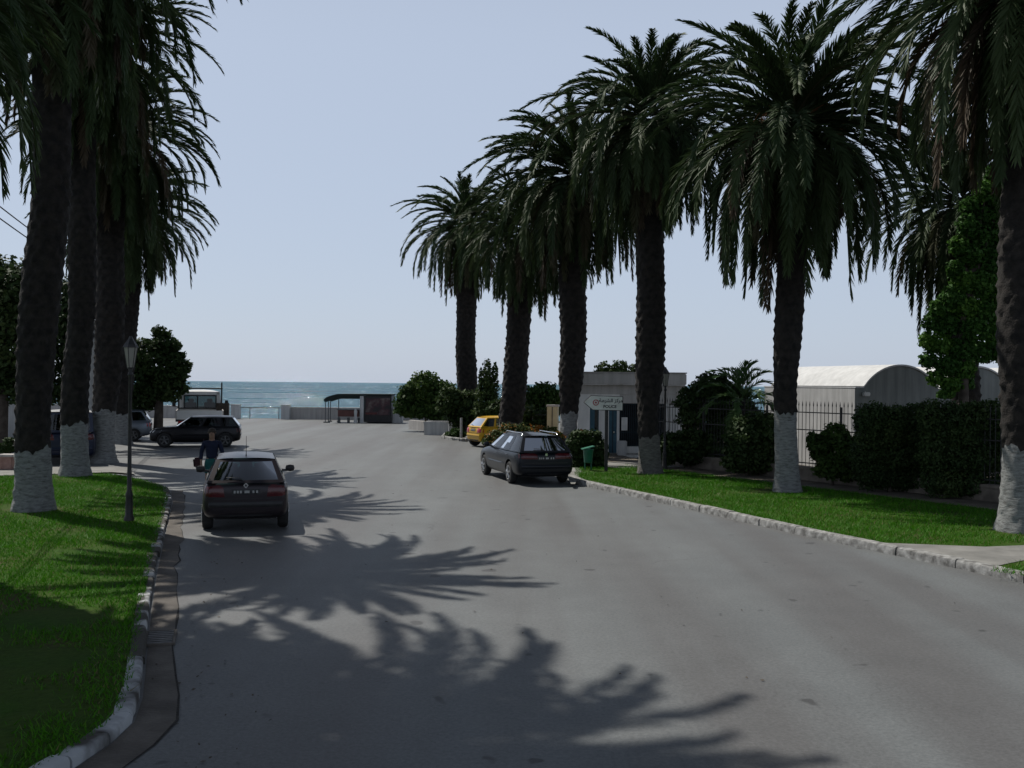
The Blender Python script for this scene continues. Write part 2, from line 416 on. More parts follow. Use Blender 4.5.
def palm(label, group, pos, zc, L, lean, r_low, r_high, z_step, paint_h, seed, n=96, skirt=.3, fruit=False, zg=.13, paint=True, wmat='white'):
    rng = np.random.default_rng(seed)
    root = empty('palm_tree', (pos[0], pos[1], 0), 0, label, 'palm tree', group)
    zt = zc - .15
    def path(z):
        t = max(0, z)/zt
        return (lean[0]*t**1.2 + .05*math.sin(z*.9+seed), lean[1]*t**1.2 + .04*math.cos(z*.8+seed))
    def radii(z):
        r = r_low*(1 + .32*math.exp(-max(0, z-zg)*3.2))
        s = 1/(1+math.exp(-(z-z_step)*5.5)); r = r*(1-s) + r_high*s
        t = (zt - z)/1.1
        if t < 1: r *= 1 + .20*max(0, 1-abs(t-.55)*1.6)       # swelling under the crown
        if zt - z < .35: r *= max(.45, (zt-z)/.35)
        return r
    hp = paint_h if paint else 0
    V, F = trunk_mesh(rng, path, radii, hp if paint else -.05, zt, False, hp if paint else None, seed)
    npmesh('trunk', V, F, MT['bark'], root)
    if paint:
        V, F = trunk_mesh(rng, path, lambda z: radii(z)*.985, -.05, hp, True, hp, seed)
        npmesh('whitewashed_base', V, F, MT[wmat], root)
    V, F, T = frond_set(rng, L, int(n*1.38), skirt=skirt)
    px, py = path(zt)
    c = npmesh('crown', V, F, MT['frond'], root, T); c.location = (px, py, zc)
    if fruit:
        f = MB()
        for k in range(9):
            a = rng.uniform(0, 6.28); q = rng.uniform(.7, 1.25)
            p0 = Vector((.2*math.cos(a), .2*math.sin(a), .2)); p1 = p0 + Vector((math.cos(a)*q*.6, math.sin(a)*q*.6, .25)); p2 = p1 + Vector((math.cos(a)*q*.35, math.sin(a)*q*.35, -.5))
            f.tube([p0, p1, p2], [.022, .018, .012], 5)
            for j in range(26):
                d = Vector((rng.normal(0, .10), rng.normal(0, .10), -rng.uniform(.15, .5)))
                f.tube([p2, p2+d*.6+Vector((d.x*.4, d.y*.4, 0)), p2+d], .008, 3)
        o = f.build('fruit_bunch', MT['fruit'], root); o.location = (px, py, zc)
    return root

def leaf_cloud(rng, blobs, n, size, aspect=1.7, shell=.55):
    """leaves spread through ellipsoid clumps. blobs: (centre, radii)"""
    vol = np.array([b[1][0]*b[1][1]*b[1][2] for b in blobs])**.75; pr = vol/vol.sum()
    idx = rng.choice(len(blobs), n, p=pr)
    cen = np.array([b[0] for b in blobs], float)[idx]; rad = np.array([b[1] for b in blobs], float)[idx]
    u = rng.normal(0, 1, (n, 3)); u /= np.linalg.norm(u, axis=1)[:, None]
    rr = shell + (1-shell)*rng.random(n)**.7
    # lumpy outline: sprigs stick out
    lump = 1 + .14*np.sin(u[:, 0]*7+idx)*np.sin(u[:, 1]*8+idx*2) + .13*np.sin(u[:, 2]*9+idx*1.3) + rng.normal(0, .05, n)
    P = cen + u*rad*(rr*lump)[:, None]
    Nn = u*.8 + rng.normal(0, .75, (n, 3)) + np.array([0, 0, .35]); Nn /= np.linalg.norm(Nn, axis=1)[:, None]
    A = np.cross(Nn, rng.normal(0, 1, (n, 3))); A /= np.linalg.norm(A, axis=1)[:, None]
    Bv = np.cross(Nn, A)
    s = size*rng.uniform(.6, 1.35, n)[:, None]
    fold = Nn*s*.18
    V = np.stack([P - A*s*aspect*.5, P - Bv*s*.5 + fold, P + A*s*aspect*.5, P + Bv*s*.5 + fold], 1).reshape(-1, 3)
    F = np.arange(4*n).reshape(-1, 4)
    clump = rng.random(len(blobs))[idx]*.55
    T = np.clip(clump + rng.uniform(0, .45, n), 0, 1)
    return V, F, T
def blob_crown(rng, c, r, k, inner=.55):
    """break one big ellipsoid into k uneven clumps"""
    out = []
    for i in range(k):
        u = rng.normal(0, 1, 3); u /= np.linalg.norm(u); q = inner*rng.uniform(.75, 1.25)
        s = rng.uniform(.34, .56)
        out.append((np.array(c) + u*np.array(r)*q, np.array(r)*s*rng.uniform(.85, 1.15, 3)))
    out.append((np.array(c), np.array(r)*.55))
    return out
def tree(name, label, cat, pos, crown_c, crown_r, k, n, size, mat, seed, group=None, trunk_r=.16, limbs=7, blobs=None):
    rng = np.random.default_rng(seed)
    root = empty(name, (pos[0], pos[1], 0), 0, label, cat, group)
    bl = blobs or blob_crown(rng, crown_c, crown_r, k)
    t = MB(); z0 = crown_c[2] - crown_r[2]*.55
    t.tube([(0, 0, -.1), (.05, .02, z0*.5), (crown_c[0]*.3, crown_c[1]*.3, max(.3, z0)), (crown_c[0]*.8, crown_c[1]*.8, crown_c[2]+.1*crown_r[2])], [trunk_r*1.25, trunk_r, trunk_r*.8, trunk_r*.3], 9)
    for b in bl[:limbs]:
        p1 = Vector(b[0]); p0 = Vector((crown_c[0]*.3, crown_c[1]*.3, max(.25, z0)))
        t.tube([p0, p0.lerp(p1, .5)+Vector((0, 0, .12*crown_r[2])), p1], [trunk_r*.55, trunk_r*.35, trunk_r*.12], 6)
    t.build('trunk', MT['barkd'], root, 50)
    V, F, T = leaf_cloud(rng, bl, n, size)
    npmesh('crown' if cat == 'tree' else 'foliage', V, F, MT[mat], root, T)
    return root
def in_poly(P, poly):
    x, y = P[:, 0], P[:, 1]; ins = np.zeros(len(P), bool); j = len(poly)-1
    for i in range(len(poly)):
        xi, yi = poly[i][0], poly[i][1]; xj, yj = poly[j][0], poly[j][1]
        c = ((yi > y) != (yj > y)) & (x < (xj-xi)*(y-yi)/(yj-yi+1e-12)+xi)
        ins ^= c; j = i
    return ins
def grass(label, poly, z, dens, seed, h=.055, bare=()):
    rng = np.random.default_rng(seed)
    xs = [p[0] for p in poly]; ys = [p[1] for p in poly]
    n = int((max(xs)-min(xs))*(max(ys)-min(ys))*dens)
    P = np.stack([rng.uniform(min(xs), max(xs), n), rng.uniform(min(ys), max(ys), n)], 1)
    P = P[in_poly(P, poly)]
    # thin it into tufts and worn patches
    f = np.sin(P[:, 0]*2.3+1)*np.sin(P[:, 1]*1.7) + .6*np.sin(P[:, 0]*5.1+P[:, 1]*4.3) + rng.normal(0, .8, len(P))
    g = np.sin(P[:, 0]*.83+seed)*np.sin(P[:, 1]*.61+2) + .7*np.sin(P[:, 0]*1.9+P[:, 1]*1.3) + .5*np.sin(P[:, 1]*3.1-P[:, 0]*2.2)
    keep = (f > -.9) & (rng.random(len(P)) > np.clip(g-.85, 0, 1)*1.0)
    for b in bare: keep &= (np.hypot(P[:, 0]-b[0], P[:, 1]-b[1]) + rng.normal(0, .10, len(P))) > .62
    P = P[keep]; n = len(P)
    a = rng.uniform(0, 6.28, n); hh = h*rng.uniform(.5, 1.5, n)*(1+.25*np.sin(P[:, 0]*1.9)*np.cos(P[:, 1]*1.3)); w = .0062*rng.uniform(.7, 1.6, n)
    lean = rng.normal(0, .6, (n, 2))*hh[:, None]
    B = np.column_stack([P, np.full(n, z)])
    W = np.column_stack([np.cos(a)*w, np.sin(a)*w, np.zeros(n)])
    tip = B + np.column_stack([lean, hh])
    V = np.stack([B-W, B+W, tip], 1).reshape(-1, 3)
    patch = .5 + .5*np.sin(P[:, 0]*.9+2)*np.sin(P[:, 1]*.7+seed)
    T = np.clip(rng.uniform(0, .75, n) + .22*patch*rng.random(n) + (rng.random(n) < .11)*.4, 0, 1)
    o = npmesh('lawn_grass', V, np.arange(3*n).reshape(-1, 3), MT['grass'], None, T)
    return tag(o, label, 'grass', None, 'stuff')
# ------------------------------------------------------------------ vehicles
def finish(o):
    bpy.context.view_layer.update()
    dg = bpy.context.evaluated_depsgraph_get()
    me = bpy.data.meshes.new_from_object(o.evaluated_get(dg)); old = o.data
    o.modifiers.clear(); o.data = me
def wheel(root, x, y, r, w, rimmat, spokes=5):
    sgn = 1 if y > 0 else -1
    t = MB().lathe([(r*.60, -w/2), (r*.90, -w/2), (r*.985, -w*.36), (r, -w*.2), (r, w*.2), (r*.985, w*.36), (r*.90, w/2), (r*.60, w/2)], n=28, axis='Y')
    o = t.build('wheel', MT['tyre'], root, 35); o.location = (x, y, r)
    k = MB().lathe([(r*.62, -.01), (r*.64, .012), (r*.60, .012), (r*.57, -.005)], n=24, axis='Y')
    k.lathe([(.03, .0), (.055, .012), (.04, .022)], n=12, axis='Y')
    for q in range(spokes):
        a = 6.2832*q/spokes + .3
        for da in (-.10, .10):
            p0 = Vector((math.cos(a)*.03, .010, math.sin(a)*.03)); p1 = Vector((math.cos(a+da)*r*.6, .006, math.sin(a+da)*r*.6))
            k.tube([p0, p1], [.026, .020], 5)
    d = MB(); d.lathe([(r*.61, -.045), (r*.61, -.03)], n=20, axis='Y')
    rim = k.build('rim', rimmat, o, 40); rim.location = (0, sgn*(w/2-.004), 0)
    if sgn < 0: rim.rotation_euler = (0, 0, math.pi)
    hub = d.build('brake_drum', MT['steel'], o); hub.location = (0, sgn*(w/2-.004), 0)
    if sgn < 0: hub.rotation_euler = (0, 0, math.pi)
def patch(bvh, c4, d, off, nu=7, nv=5):
    """a sheet that follows the body: 4 corners outside it are projected along d"""
    c4 = [Vector(c) for c in c4]; d = Vector(d).normalized(); m = MB(); vs = []; ok = []
    for j in range(nv+1):
        for i in range(nu+1):
            u, v = i/nu, j/nv
            p = (c4[0]*(1-u)+c4[1]*u)*(1-v) + (c4[3]*(1-u)+c4[2]*u)*v
            h = bvh.ray_cast(p, d, 3)
            ok.append(h[0] is not None)
            edge = (i in (0, nu) or j in (0, nv)) and nu > 1 and nv > 1
            vs.append((h[0] - d*(off*(.15 if edge else 1))) if h[0] is not None else p)
    fs = []
    for j in range(nv):
        for i in range(nu):
            q = (j*(nu+1)+i, j*(nu+1)+i+1, (j+1)*(nu+1)+i+1, (j+1)*(nu+1)+i)
            if all(ok[k] for k in q): fs.append(q)
    m.add(vs, fs); return m
def panel(body, glass, P, iu, iv0, iv1, bulge=(0, 0, 0), nu=4, glassy=True):
    """greenhouse panel P00,P10,P11,P01 with a window opening"""
    P = [Vector(p) for p in P]; bu = Vector(bulge)
    us = [0, iu] + [iu+(1-2*iu)*k/nu for k in range(1, nu)] + [1-iu, 1]
    vs = [0, iv0, (iv0+1-iv1)/2, 1-iv1, 1]
    pts = []
    for v in vs:
        for u in us:
            p = (P[0]*(1-u)+P[1]*u)*(1-v) + (P[3]*(1-u)+P[2]*u)*v + bu*(4*u*(1-u))
            pts.append(p)
    nU = len(us)
    for j in range(len(vs)-1):
        for i in range(nU-1):
            q = [pts[j*nU+i], pts[j*nU+i+1], pts[(j+1)*nU+i+1], pts[(j+1)*nU+i]]
            inner = glassy and 0 < i < nU-2 and 0 < j < len(vs)-2
            (glass if inner else body).add(q, [(0, 1, 2, 3)])
def car(name, label, loc, rz, L, W, H, paint, belt=.92, wb=2.45, wr=.29, hood=.72, rear=(-.485, -.40), front=(.20, .04), bays=(.0,), tail='hatch', rim='alloy',
        lamp='redl', rails=False, antenna=False, plate=True, group=None, roofpaint=None, emblem=None, stripe=False, noseflat=.0, category='car', rear_open=.12, glass='glass', roof_w=.70):
    root = empty(name, loc, rz, label, category, group)
    hw = W/2
    st = [(-.500, .40, belt-.14, .80), (-.492, .30, belt-.06, .90), (-.47, .25, belt-.01, .955), (-.42, .22, belt, .985), (-.25, .20, belt+.005, 1.0), (0, .19, belt, 1.0),
          (.18, .19, belt-.005, 1.0), (.24, .20, belt-.02, .995), (.36, .21, hood+.09+noseflat, .975), (.45, .23, hood+.02+noseflat, .93), (.485, .26, hood-.06+noseflat, .86), (.500, .34, hood-.16+noseflat, .74)]
    bm = bmesh.new(); rings = []
    for s, zb, zt, k in st:
        h = hw*k; d = zt-zb
        half = [(0, zb), (.6*h, zb), (.90*h, zb+.02), (.985*h, zb+.18*d), (h, zb+.42*d), (h*.995, zb+.62*d), (.975*h, zb+.84*d), (.925*h, zt-.012), (.80*h, zt), (.45*h, zt+.012), (0, zt+.016)]
        ring = [bm.verts.new((s*L, y, z)) for y, z in half] + [bm.verts.new((s*L, -y, z)) for y, z in half[-2:0:-1]]
        rings.append(ring)
    n = len(rings[0])
    for a, b in zip(rings, rings[1:]):
        for i in range(n): bm.faces.new((a[i], a[(i+1) % n], b[(i+1) % n], b[i]))
    bm.faces.new(rings[0][::-1]); bm.faces.new(rings[-1])
    bmesh.ops.recalc_face_normals(bm, faces=bm.faces[:])
    me = bpy.data.meshes.new('body'); bm.to_mesh(me); bm.free()
    body = link(bpy.data.objects.new('body', me))
    ss = body.modifiers.new('s', 'SUBSURF'); ss.levels = 2; ss.render_levels = 2
    cut = MB()
    for sx in (-1, 1):
        for sy in (-1, 1): cut.lathe([(wr+.055, -.16), (wr+.055, .30)], (sx*wb/2-.02*L*0, sy*hw - (0 if sy > 0 else .14), wr+.01), 28, 'Y')
    co = cut.build('cutter', MT['trim']); b = body.modifiers.new('b', 'BOOLEAN'); b.object = co; b.operation = 'DIFFERENCE'; b.solver = 'EXACT'
    finish(body); bpy.data.objects.remove(co)
    bm = bmesh.new(); bm.from_mesh(body.data)
    lower = bm.copy(); bvh = BVHTree.FromBMesh(lower)
    # greenhouse
    yb, yr = hw*.93, hw*roof_w
    zb, zr = belt-.015, H-.065
    xr0, xr1, xf0, xf1 = rear[0]*L, rear[1]*L, front[0]*L, front[1]*L
    gb, gr, gw, gs = MB(), MB(), MB(), []
    panel(gb, gr, [(xr0, yb*.94, zb), (xr0, -yb*.94, zb), (xr1, -yr, zr), (xr1, yr, zr)], .07, rear_open, .10, (-.05*L*.4, 0, 0), 6)
    panel(gb, gw, [(xf0, -yb, zb), (xf0, yb, zb), (xf1, yr, zr), (xf1, -yr, zr)], .05, .06, .07, (.10, 0, 0), 6)
    cuts_b = [xr0] + [xr0 + (xf0-xr0)*c for c in bays if 0 < c < 1] + [xf0]
    cuts_t = [xr1] + [xr1 + (xf1-xr1)*c for c in bays if 0 < c < 1] + [xf1]
    for sy in (1, -1):
        for k in range(len(cuts_b)-1):
            g = MB(); fy = .94 if k == 0 else 1
            q = [(cuts_b[k], sy*yb*fy, zb), (cuts_b[k+1], sy*yb, zb), (cuts_t[k+1], sy*yr, zr), (cuts_t[k], sy*yr, zr)]
            panel(gb, g, q if sy < 0 else [q[1], q[0], q[3], q[2]], .07 if k else .12, .08, .10, (0, sy*.018, 0), 3)
            gs.append(g)
    # roof: crowned, rounded into the side rails
    rf = MB(); nx, ny = 8, 10; pts = []
    for i in range(nx+1):
        for j in range(ny+1):
            u, v = i/nx, j/ny*2-1
            x = xr1 + (xf1-xr1)*u + (-.05*L*.4*(1-v*v)*(1-u)) + .10*(1-v*v)*u
            pts.append((x, yr*v, zr + (H-zr)*(1-abs(v)**3.2)*(1-.55*abs(2*u-1)**2.5)*1.0))
    rf.add(pts, [(i*(ny+1)+j, (i+1)*(ny+1)+j, (i+1)*(ny+1)+j+1, i*(ny+1)+j+1) for i in range(nx) for j in range(ny)])
    tmp = gb.build('tmp', paint); bm.from_mesh(tmp.data); bpy.data.objects.remove(tmp)
    bmesh.ops.remove_doubles(bm, verts=bm.verts[:], dist=.0005)
    for f in bm.faces: f.smooth = True
    for e in bm.edges: e.smooth = not (len(e.link_faces) == 2 and e.calc_face_angle(0) > R(32))
    me = bpy.data.meshes.new('body'); bm.to_mesh(me); me.materials.append(paint); body.data = me; body.parent = root
    rf.build('roof', roofpaint or paint, root, 40)
    gr.build('rear_window', MT[glass], root, 40); gw.build('windscreen', MT[glass], root, 40)
    for g in gs: g.build('side_window', MT[glass], root, 40)
    # underbody and cabin
    MB().box((0, 0, .30), (L*.86, W*.70, .16)).build('underbody', MT['trim'], root)
    MB().box((xf0-.12, 0, zb-.02), (.35, W*.80, .08)).build('dashboard', MT['trim'], root, bev=.03)
    for x, ys in (((xr0+.62), (-.36, 0.0, .36)), ((xf0-1.05), (-.36, .36))):
        for y in ys:
            s = MB(); T = Matrix.Rotation(R(-12), 3, 'Y')
            s.box((x, y, belt-.06), (.13, .40, .56), T=T); s.box((x-.07, y, belt+.285), (.085, .23, .17), T=T); s.tube([(x-.05, y, belt+.15), (x-.06, y, belt+.26)], .012, 6)
            s.build('car_seat', MT['seat'], root, bev=.03)
    for sx in (-1, 1):
        for sy in (-1, 1): wheel(root, sx*wb/2, sy*(hw-.105), wr, .19, MT[rim])
    # lamps and furniture that follow the body
    X = L
    for sy in (1, -1):
        if tail == 'hatch': c4 = [(-X, sy*hw*.76, belt-.27), (-X*.72, sy*hw*1.16, belt-.26), (-X*.72, sy*hw*1.12, belt-.04), (-X, sy*hw*.80, belt-.05)]
        else: c4 = [(-X, sy*hw*.60, belt-.20), (-X*.72, sy*hw*1.14, belt-.19), (-X*.72, sy*hw*1.12, belt-.03), (-X, sy*hw*.62, belt-.05)]
        patch(bvh, c4, (1, -sy*.12, 0), .010, 8, 5).build('tail_light', MT[lamp], root, 40)
        patch(bvh, [(X, sy*hw*.45, hood-.16+noseflat), (X*.70, sy*hw*1.12, hood-.12+noseflat), (X*.70, sy*hw*1.12, hood-.01+noseflat), (X, sy*hw*.52, hood-.05+noseflat)], (-1, -sy*.12, 0), .010, 8, 5).build('headlight', MT['clearl'], root, 40)
        m = MB(); m.lathe([(.02, -.105), (.075, -.085), (.092, 0), (.075, .085), (.02, .105)], n=12, axis='Y')
        mo = m.build('wing_mirror', paint if not stripe else MT['trim'], root, 50); mo.location = (xf0-.30, sy*(hw+.10), belt+.06); mo.scale = (.62, .88, .78)
        ms = MB().box((xf0-.30, sy*(hw+.0), belt+.02), (.07, .12, .04)).build('mirror_arm', MT['trim'], mo); ms.matrix_parent_inverse = Matrix.LocRotScale(mo.location, None, mo.scale).inverted()
        nb = len(cuts_b)-1
        for k in range(1, nb) if nb > 1 else (0,):
            xx = cuts_b[k]+.10
            patch(bvh, [(xx, sy*2, belt-.145), (xx+.17, sy*2, belt-.14), (xx+.17, sy*2, belt-.11), (xx, sy*2, belt-.115)], (0, -sy, 0), .022, 4, 2).build('door_handle', paint, root, 40)
            # shut lines of the door
            for dx in (-.02,):
                patch(bvh, [(cuts_b[k]+dx, sy*2, .32), (cuts_b[k]+dx+.012, sy*2, .32), (cuts_b[k]+dx+.012, sy*2, belt-.03), (cuts_b[k]+dx, sy*2, belt-.03)], (0, -sy, 0), .003, 1, 10).build('door_gap', MT['trim'], root)
        patch(bvh, [(-wb/2+wr+.1, sy*2, .50), (wb/2-wr-.1, sy*2, .50), (wb/2-wr-.1, sy*2, .56), (-wb/2+wr+.1, sy*2, .56)], (0, -sy, 0), .014, 10, 2).build('side_moulding', MT['trim'] if stripe else paint, root, 40)
    patch(bvh, [(-X, -hw*.96, .47), (-X, hw*.96, .47), (-X, hw*.96, .57), (-X, -hw*.96, .57)], (1, 0, 0), .022, 14, 3).build('rear_bumper_strip', MT['trim'] if stripe else paint, root, 40)
    patch(bvh, [(-X, -hw*.62, .27), (-X, hw*.62, .27), (-X, hw*.62, .33), (-X, -hw*.62, .33)], (1, 0, 0), .012, 10, 2).build('rear_valance', MT['trim'], root, 40)
    # tailgate shut line
    for z in (.62,):
        patch(bvh, [(-X, -hw*.72, z), (-X, hw*.72, z), (-X, hw*.72, z+.012), (-X, -hw*.72, z+.012)], (1, 0, 0), .004, 12, 1).build('tailgate_gap', MT['trim'], root)
    patch(bvh, [(X, -hw*.42, hood-.17+noseflat), (X, hw*.42, hood-.17+noseflat), (X, hw*.40, hood-.07+noseflat), (X, -hw*.40, hood-.07+noseflat)], (-1, 0, 0), .008, 8, 3).build('grille', MT['trim'], root, 40)
    patch(bvh, [(X, -hw*.60, .33), (X, hw*.60, .33), (X, hw*.55, .44), (X, -hw*.55, .44)], (-1, 0, 0), .006, 8, 3).build('air_intake', MT['trim'], root, 40)
    if plate:
        pz = .70
        pl = patch(bvh, [(-X, -.25, pz), (-X, .25, pz), (-X, .25, pz+.105), (-X, -.25, pz+.105)], (1, 0, 0), .012, 6, 2).build('number_plate', MT['trim'], root)
        rng = random.Random(len(label))
        for k, yy in enumerate((-.20, -.135, -.02, .0, .09, .145, .20)):
            if k == 3: continue
            w = .035 if k != 2 else .09
            patch(bvh, [(-X, yy-w/2, pz+.03), (-X, yy+w/2, pz+.03), (-X, yy+w/2, pz+.078), (-X, yy-w/2, pz+.078)], (1, 0, 0), .0145, 3, 1).build('plate_character', MT['post'], pl)
    if emblem == 'diamond':
        h = bvh.ray_cast(Vector((-X, 0, belt-.06)), Vector((1, 0, 0)), 5)[0]
        e = MB(); x = h.x-.02
        o4 = [(0, .062), (.046, 0), (0, -.062), (-.046, 0)]; i4 = [(a*.45, b*.45) for a, b in o4]
        vs = [(x, a, h.z+b) for a, b in o4] + [(x, a, h.z+b) for a, b in i4] + [(x+.03, a, h.z+b) for a, b in o4] + [(x+.03, a, h.z+b) for a, b in i4]
        fs = []
        for k in range(4):
            j = (k+1) % 4; fs += [(k, j, 4+j, 4+k), (k, 8+k, 8+j, j), (4+k, 4+j, 12+j, 12+k)]
        e.add(vs, fs); e.build('emblem', MT['chrome'], root)
    elif emblem == 'round':
        h = bvh.ray_cast(Vector((-X, 0, belt-.08)), Vector((1, 0, 0)), 5)[0]
        e = MB().lathe([(.04, -.006), (.038, .006)], n=16); o = e.build('emblem', MT['chrome'], root); o.location = (h.x-.006, 0, h.z); o.rotation_euler = (0, R(90), 0)
    # wiper on the rear window
    rwc = Vector(((xr0*.86+xr1*.14)-.05*L*.4*.9-.02, 0, zb+(zr-zb)*.17))
    MB().tube([rwc+Vector((-.01, 0, -.06)), rwc+Vector((.01, .12, .02)), rwc+Vector((.03, .36, .03))], .009, 5).build('wiper', MT['trim'], root)
    if rails:
        for sy in (1, -1):
            a, b = xr1+.12, xf1-.12; y = sy*yr*.93
            MB().tube([(a, y, zr+.02), (a+.10, y, zr+.085), ((a+b)/2, y, H+.012), (b-.10, y, zr+.085), (b, y, zr+.02)], .017, 8).build('roof_rail', MT['chrome'] if rails == 'chrome' else MT['trim'], root, 60)
    if antenna:
        ax = xr1+.18
        MB().tube([(ax, 0, H-.02), (ax-.01, 0, H+.04), (ax-.13, 0, H+.37)], [.014, .007, .004], 6).build('antenna', MT['trim'], root)
    return root

def flatbed_truck(label, loc, rz):
    """small cab-over truck; x forward, cab at the front, open bed behind"""
    root = empty('flatbed_truck', loc, rz, label, 'truck')
    wm = MT['facw']; W = 2.0; hw = W/2
    white = M('truck_white_paint', (.60, .60, .58), (.68, .68, .66), 2, .4, coat=.4)
    cab = MB(); gl = []
    x0, x1 = .9, 2.35
    pr = [(x0, .62), (x1+.10, .62), (x1+.12, 1.15), (x1-.30, 2.12), (x0+.02, 2.16), (x0, 1.22)]     # side outline
    def Pt(i, sy): 
        x, z = pr[i]; y = hw*(.98 if z < 1.4 else .86)*sy
        return Vector((x, y, z))
    cab.add([Pt(0, 1), Pt(1, 1), Pt(1, -1), Pt(0, -1)], [(0, 1, 2, 3)])
    cab.add([Pt(1, 1), Pt(2, 1), Pt(2, -1), Pt(1, -1)], [(0, 1, 2, 3)])
    cab.add([Pt(0, 1), Pt(5, 1), Pt(5, -1), Pt(0, -1)], [(0, 1, 2, 3)])
    g = MB(); panel(cab, g, [Pt(2, -1), Pt(2, 1), Pt(3, 1), Pt(3, -1)], .06, .08, .08, (.05, 0, 0), 5); gl.append(('windscreen', g))
    g = MB(); panel(cab, g, [Pt(5, 1), Pt(5, -1), Pt(4, -1), Pt(4, 1)], .12, .14, .20, (-.02, 0, 0), 4); gl.append(('rear_window', g))
    for sy in (1, -1):
        cab.add([Pt(0, sy), Pt(1, sy), Pt(2, sy), Pt(5, sy)], [(0, 1, 2, 3)])
        g = MB(); panel(cab, g, [Pt(5, sy), Pt(2, sy), Pt(3, sy), Pt(4, sy)], .10, .10, .12, (0, .02*sy, 0), 3); gl.append(('side_window', g))
    # domed roof
    rf = MB(); nx, ny = 6, 8; a, b = Pt(4, 1), Pt(3, 1); ps = []
    for i in range(nx+1):
        for j in range(ny+1):
            u, v = i/nx, j/ny*2-1
            ps.append((a.x+(b.x-a.x)*u, a.y*v, a.z+(b.z-a.z)*u + .12*(1-abs(v)**3)*(1-abs(2*u-1)**3)))
    rf.add(ps, [(i*(ny+1)+j, (i+1)*(ny+1)+j, (i+1)*(ny+1)+j+1, i*(ny+1)+j+1) for i in range(nx) for j in range(ny)])
    cab.build('cab', white, root, 35); rf.build('roof', white, root, 45)
    for nm, g in gl: g.build(nm, MT['glass'], root, 45)
    fr = MB(); zz = 1.22+.94*.14; zt = 1.22+.94*.80   # dark rubber frame with a middle bar round the rear window
    for y in (-.70, .12, .70): fr.box((x0-.035, y, (zz+zt)/2), (.03, .06, zt-zz))
    for z in (zz, zt): fr.box((x0-.036, 0, z), (.032, 1.46, .06))
    fr.build('window_seal', MT['trim'], root)
    for y in (-.42, .42): MB().box((x0+.45, y, 1.32), (.16, .5, .62)).box((x0+.42, y, 1.72), (.1, .26, .18)).build('truck_seat', MT['seat'], root, bev=.03)
    bed = MB(); bed.box((-.75, 0, .86), (3.1, W, .10)); bed.box((.62, 0, .62), (4.9-.3, .8, .16)); bed.build('bed', MT['trim'], root)
    for sy in (1, -1):
        MB().box((-.75, sy*(hw-.02), 1.12), (3.1, .04, .40)).build('bed_side', MT['sw'], root)
    t = MB().box((-2.29, 0, 1.12), (.04, W-.1, .40)); t.build('tailboard', white, root)
    rk = MB()
    for y in (-.95, .95): rk.tube([(.80, y, .9), (.80, y, 2.62 if y < 0 else 2.42)], .035, 8)
    rk.tube([(.80, -1.0, 2.32), (.80, 1.0, 2.32)], .035, 8); rk.tube([(.80, -1.0, 1.35), (.80, 1.0, 1.35)], .03, 8)
    rk.build('headboard_rack', MT['iron'], root, 60)
    for x in (-1.45, 1.75):
        for sy in (1, -1): wheel(root, x, sy*(hw-.16), .36, .22, MT['steel'])
    for sy in (1, -1):
        MB().box((-2.32, sy*.75, .78), (.05, .28, .12)).build('tail_light', MT['redl'], root)
        MB().box((x1+.13, sy*.68, .86), (.05, .26, .18)).build('headlight', MT['clearl'], root)
        MB().tube([(x1-.05, sy*hw*.95, 1.3), (x1+.05, sy*(hw+.18), 1.45)], .014, 6).box((x1+.05, sy*(hw+.2), 1.55), (.05, .16, .32)).build('wing_mirror', MT['trim'], root)
    return root
# ------------------------------------------------------------------ camera, sun, sky
cam = bpy.data.cameras.new('camera'); cam.sensor_width = 36; cam.lens = 36*FPX/1024; cam.clip_end = 40000; cam.clip_start = .1
co = bpy.data.objects.new('camera', cam); C.objects.link(co); co.location = (0, 0, CAM_H); co.rotation_euler = (math.pi/2, -ROLL, 0); S.camera = co
SUN_EL = 55.0; SX, SY = .735, -.678          # the way shadows fall on the ground
sd = bpy.data.lights.new('sun', 'SUN'); sd.energy = 5.0; sd.angle = R(.53); sd.color = (1, .955, .88)
so = bpy.data.objects.new('sun', sd); C.objects.link(so)
so.rotation_euler = Vector((SX*math.cos(R(SUN_EL)), SY*math.cos(R(SUN_EL)), -math.sin(R(SUN_EL)))).to_track_quat('-Z', 'Y').to_euler(); so.location = (-30, 30, 40)
W = bpy.data.worlds.new('World'); S.world = W; W.use_nodes = True
nt = W.node_tree; nt.nodes.clear()
sk = nt.nodes.new('ShaderNodeTexSky'); sk.sky_type = 'NISHITA'; sk.sun_disc = False; sk.sun_elevation = R(SUN_EL); sk.sun_rotation = math.atan2(-SX, -SY)
sk.air_density = 1.0; sk.dust_density = 1.0; sk.ozone_density = 1.6; sk.altitude = 0
bg = nt.nodes.new('ShaderNodeBackground'); bg.inputs['Strength'].default_value = SKY_STRENGTH = .018
hz = nt.nodes.new('ShaderNodeBackground'); hz.inputs['Color'].default_value = (.675, .775, .955, 1); hz.inputs['Strength'].default_value = .56     # even milky veil of a humid sky
tcw = nt.nodes.new('ShaderNodeTexCoord'); sxyz = nt.nodes.new('ShaderNodeSeparateXYZ'); nt.links.new(tcw.outputs['Generated'], sxyz.inputs[0])
thin = nt.nodes.new('ShaderNodeMapRange'); thin.interpolation_type = 'SMOOTHSTEP'      # the veil thins towards the zenith
for k_, v_ in ((1, .30), (2, .85), (3, .625), (4, .10)): thin.inputs[k_].default_value = v_
nt.links.new(sxyz.outputs['Z'], thin.inputs[0]); nt.links.new(thin.outputs[0], hz.inputs['Strength'])
ad = nt.nodes.new('ShaderNodeAddShader'); nt.links.new(bg.outputs[0], ad.inputs[0]); nt.links.new(hz.outputs[0], ad.inputs[1])
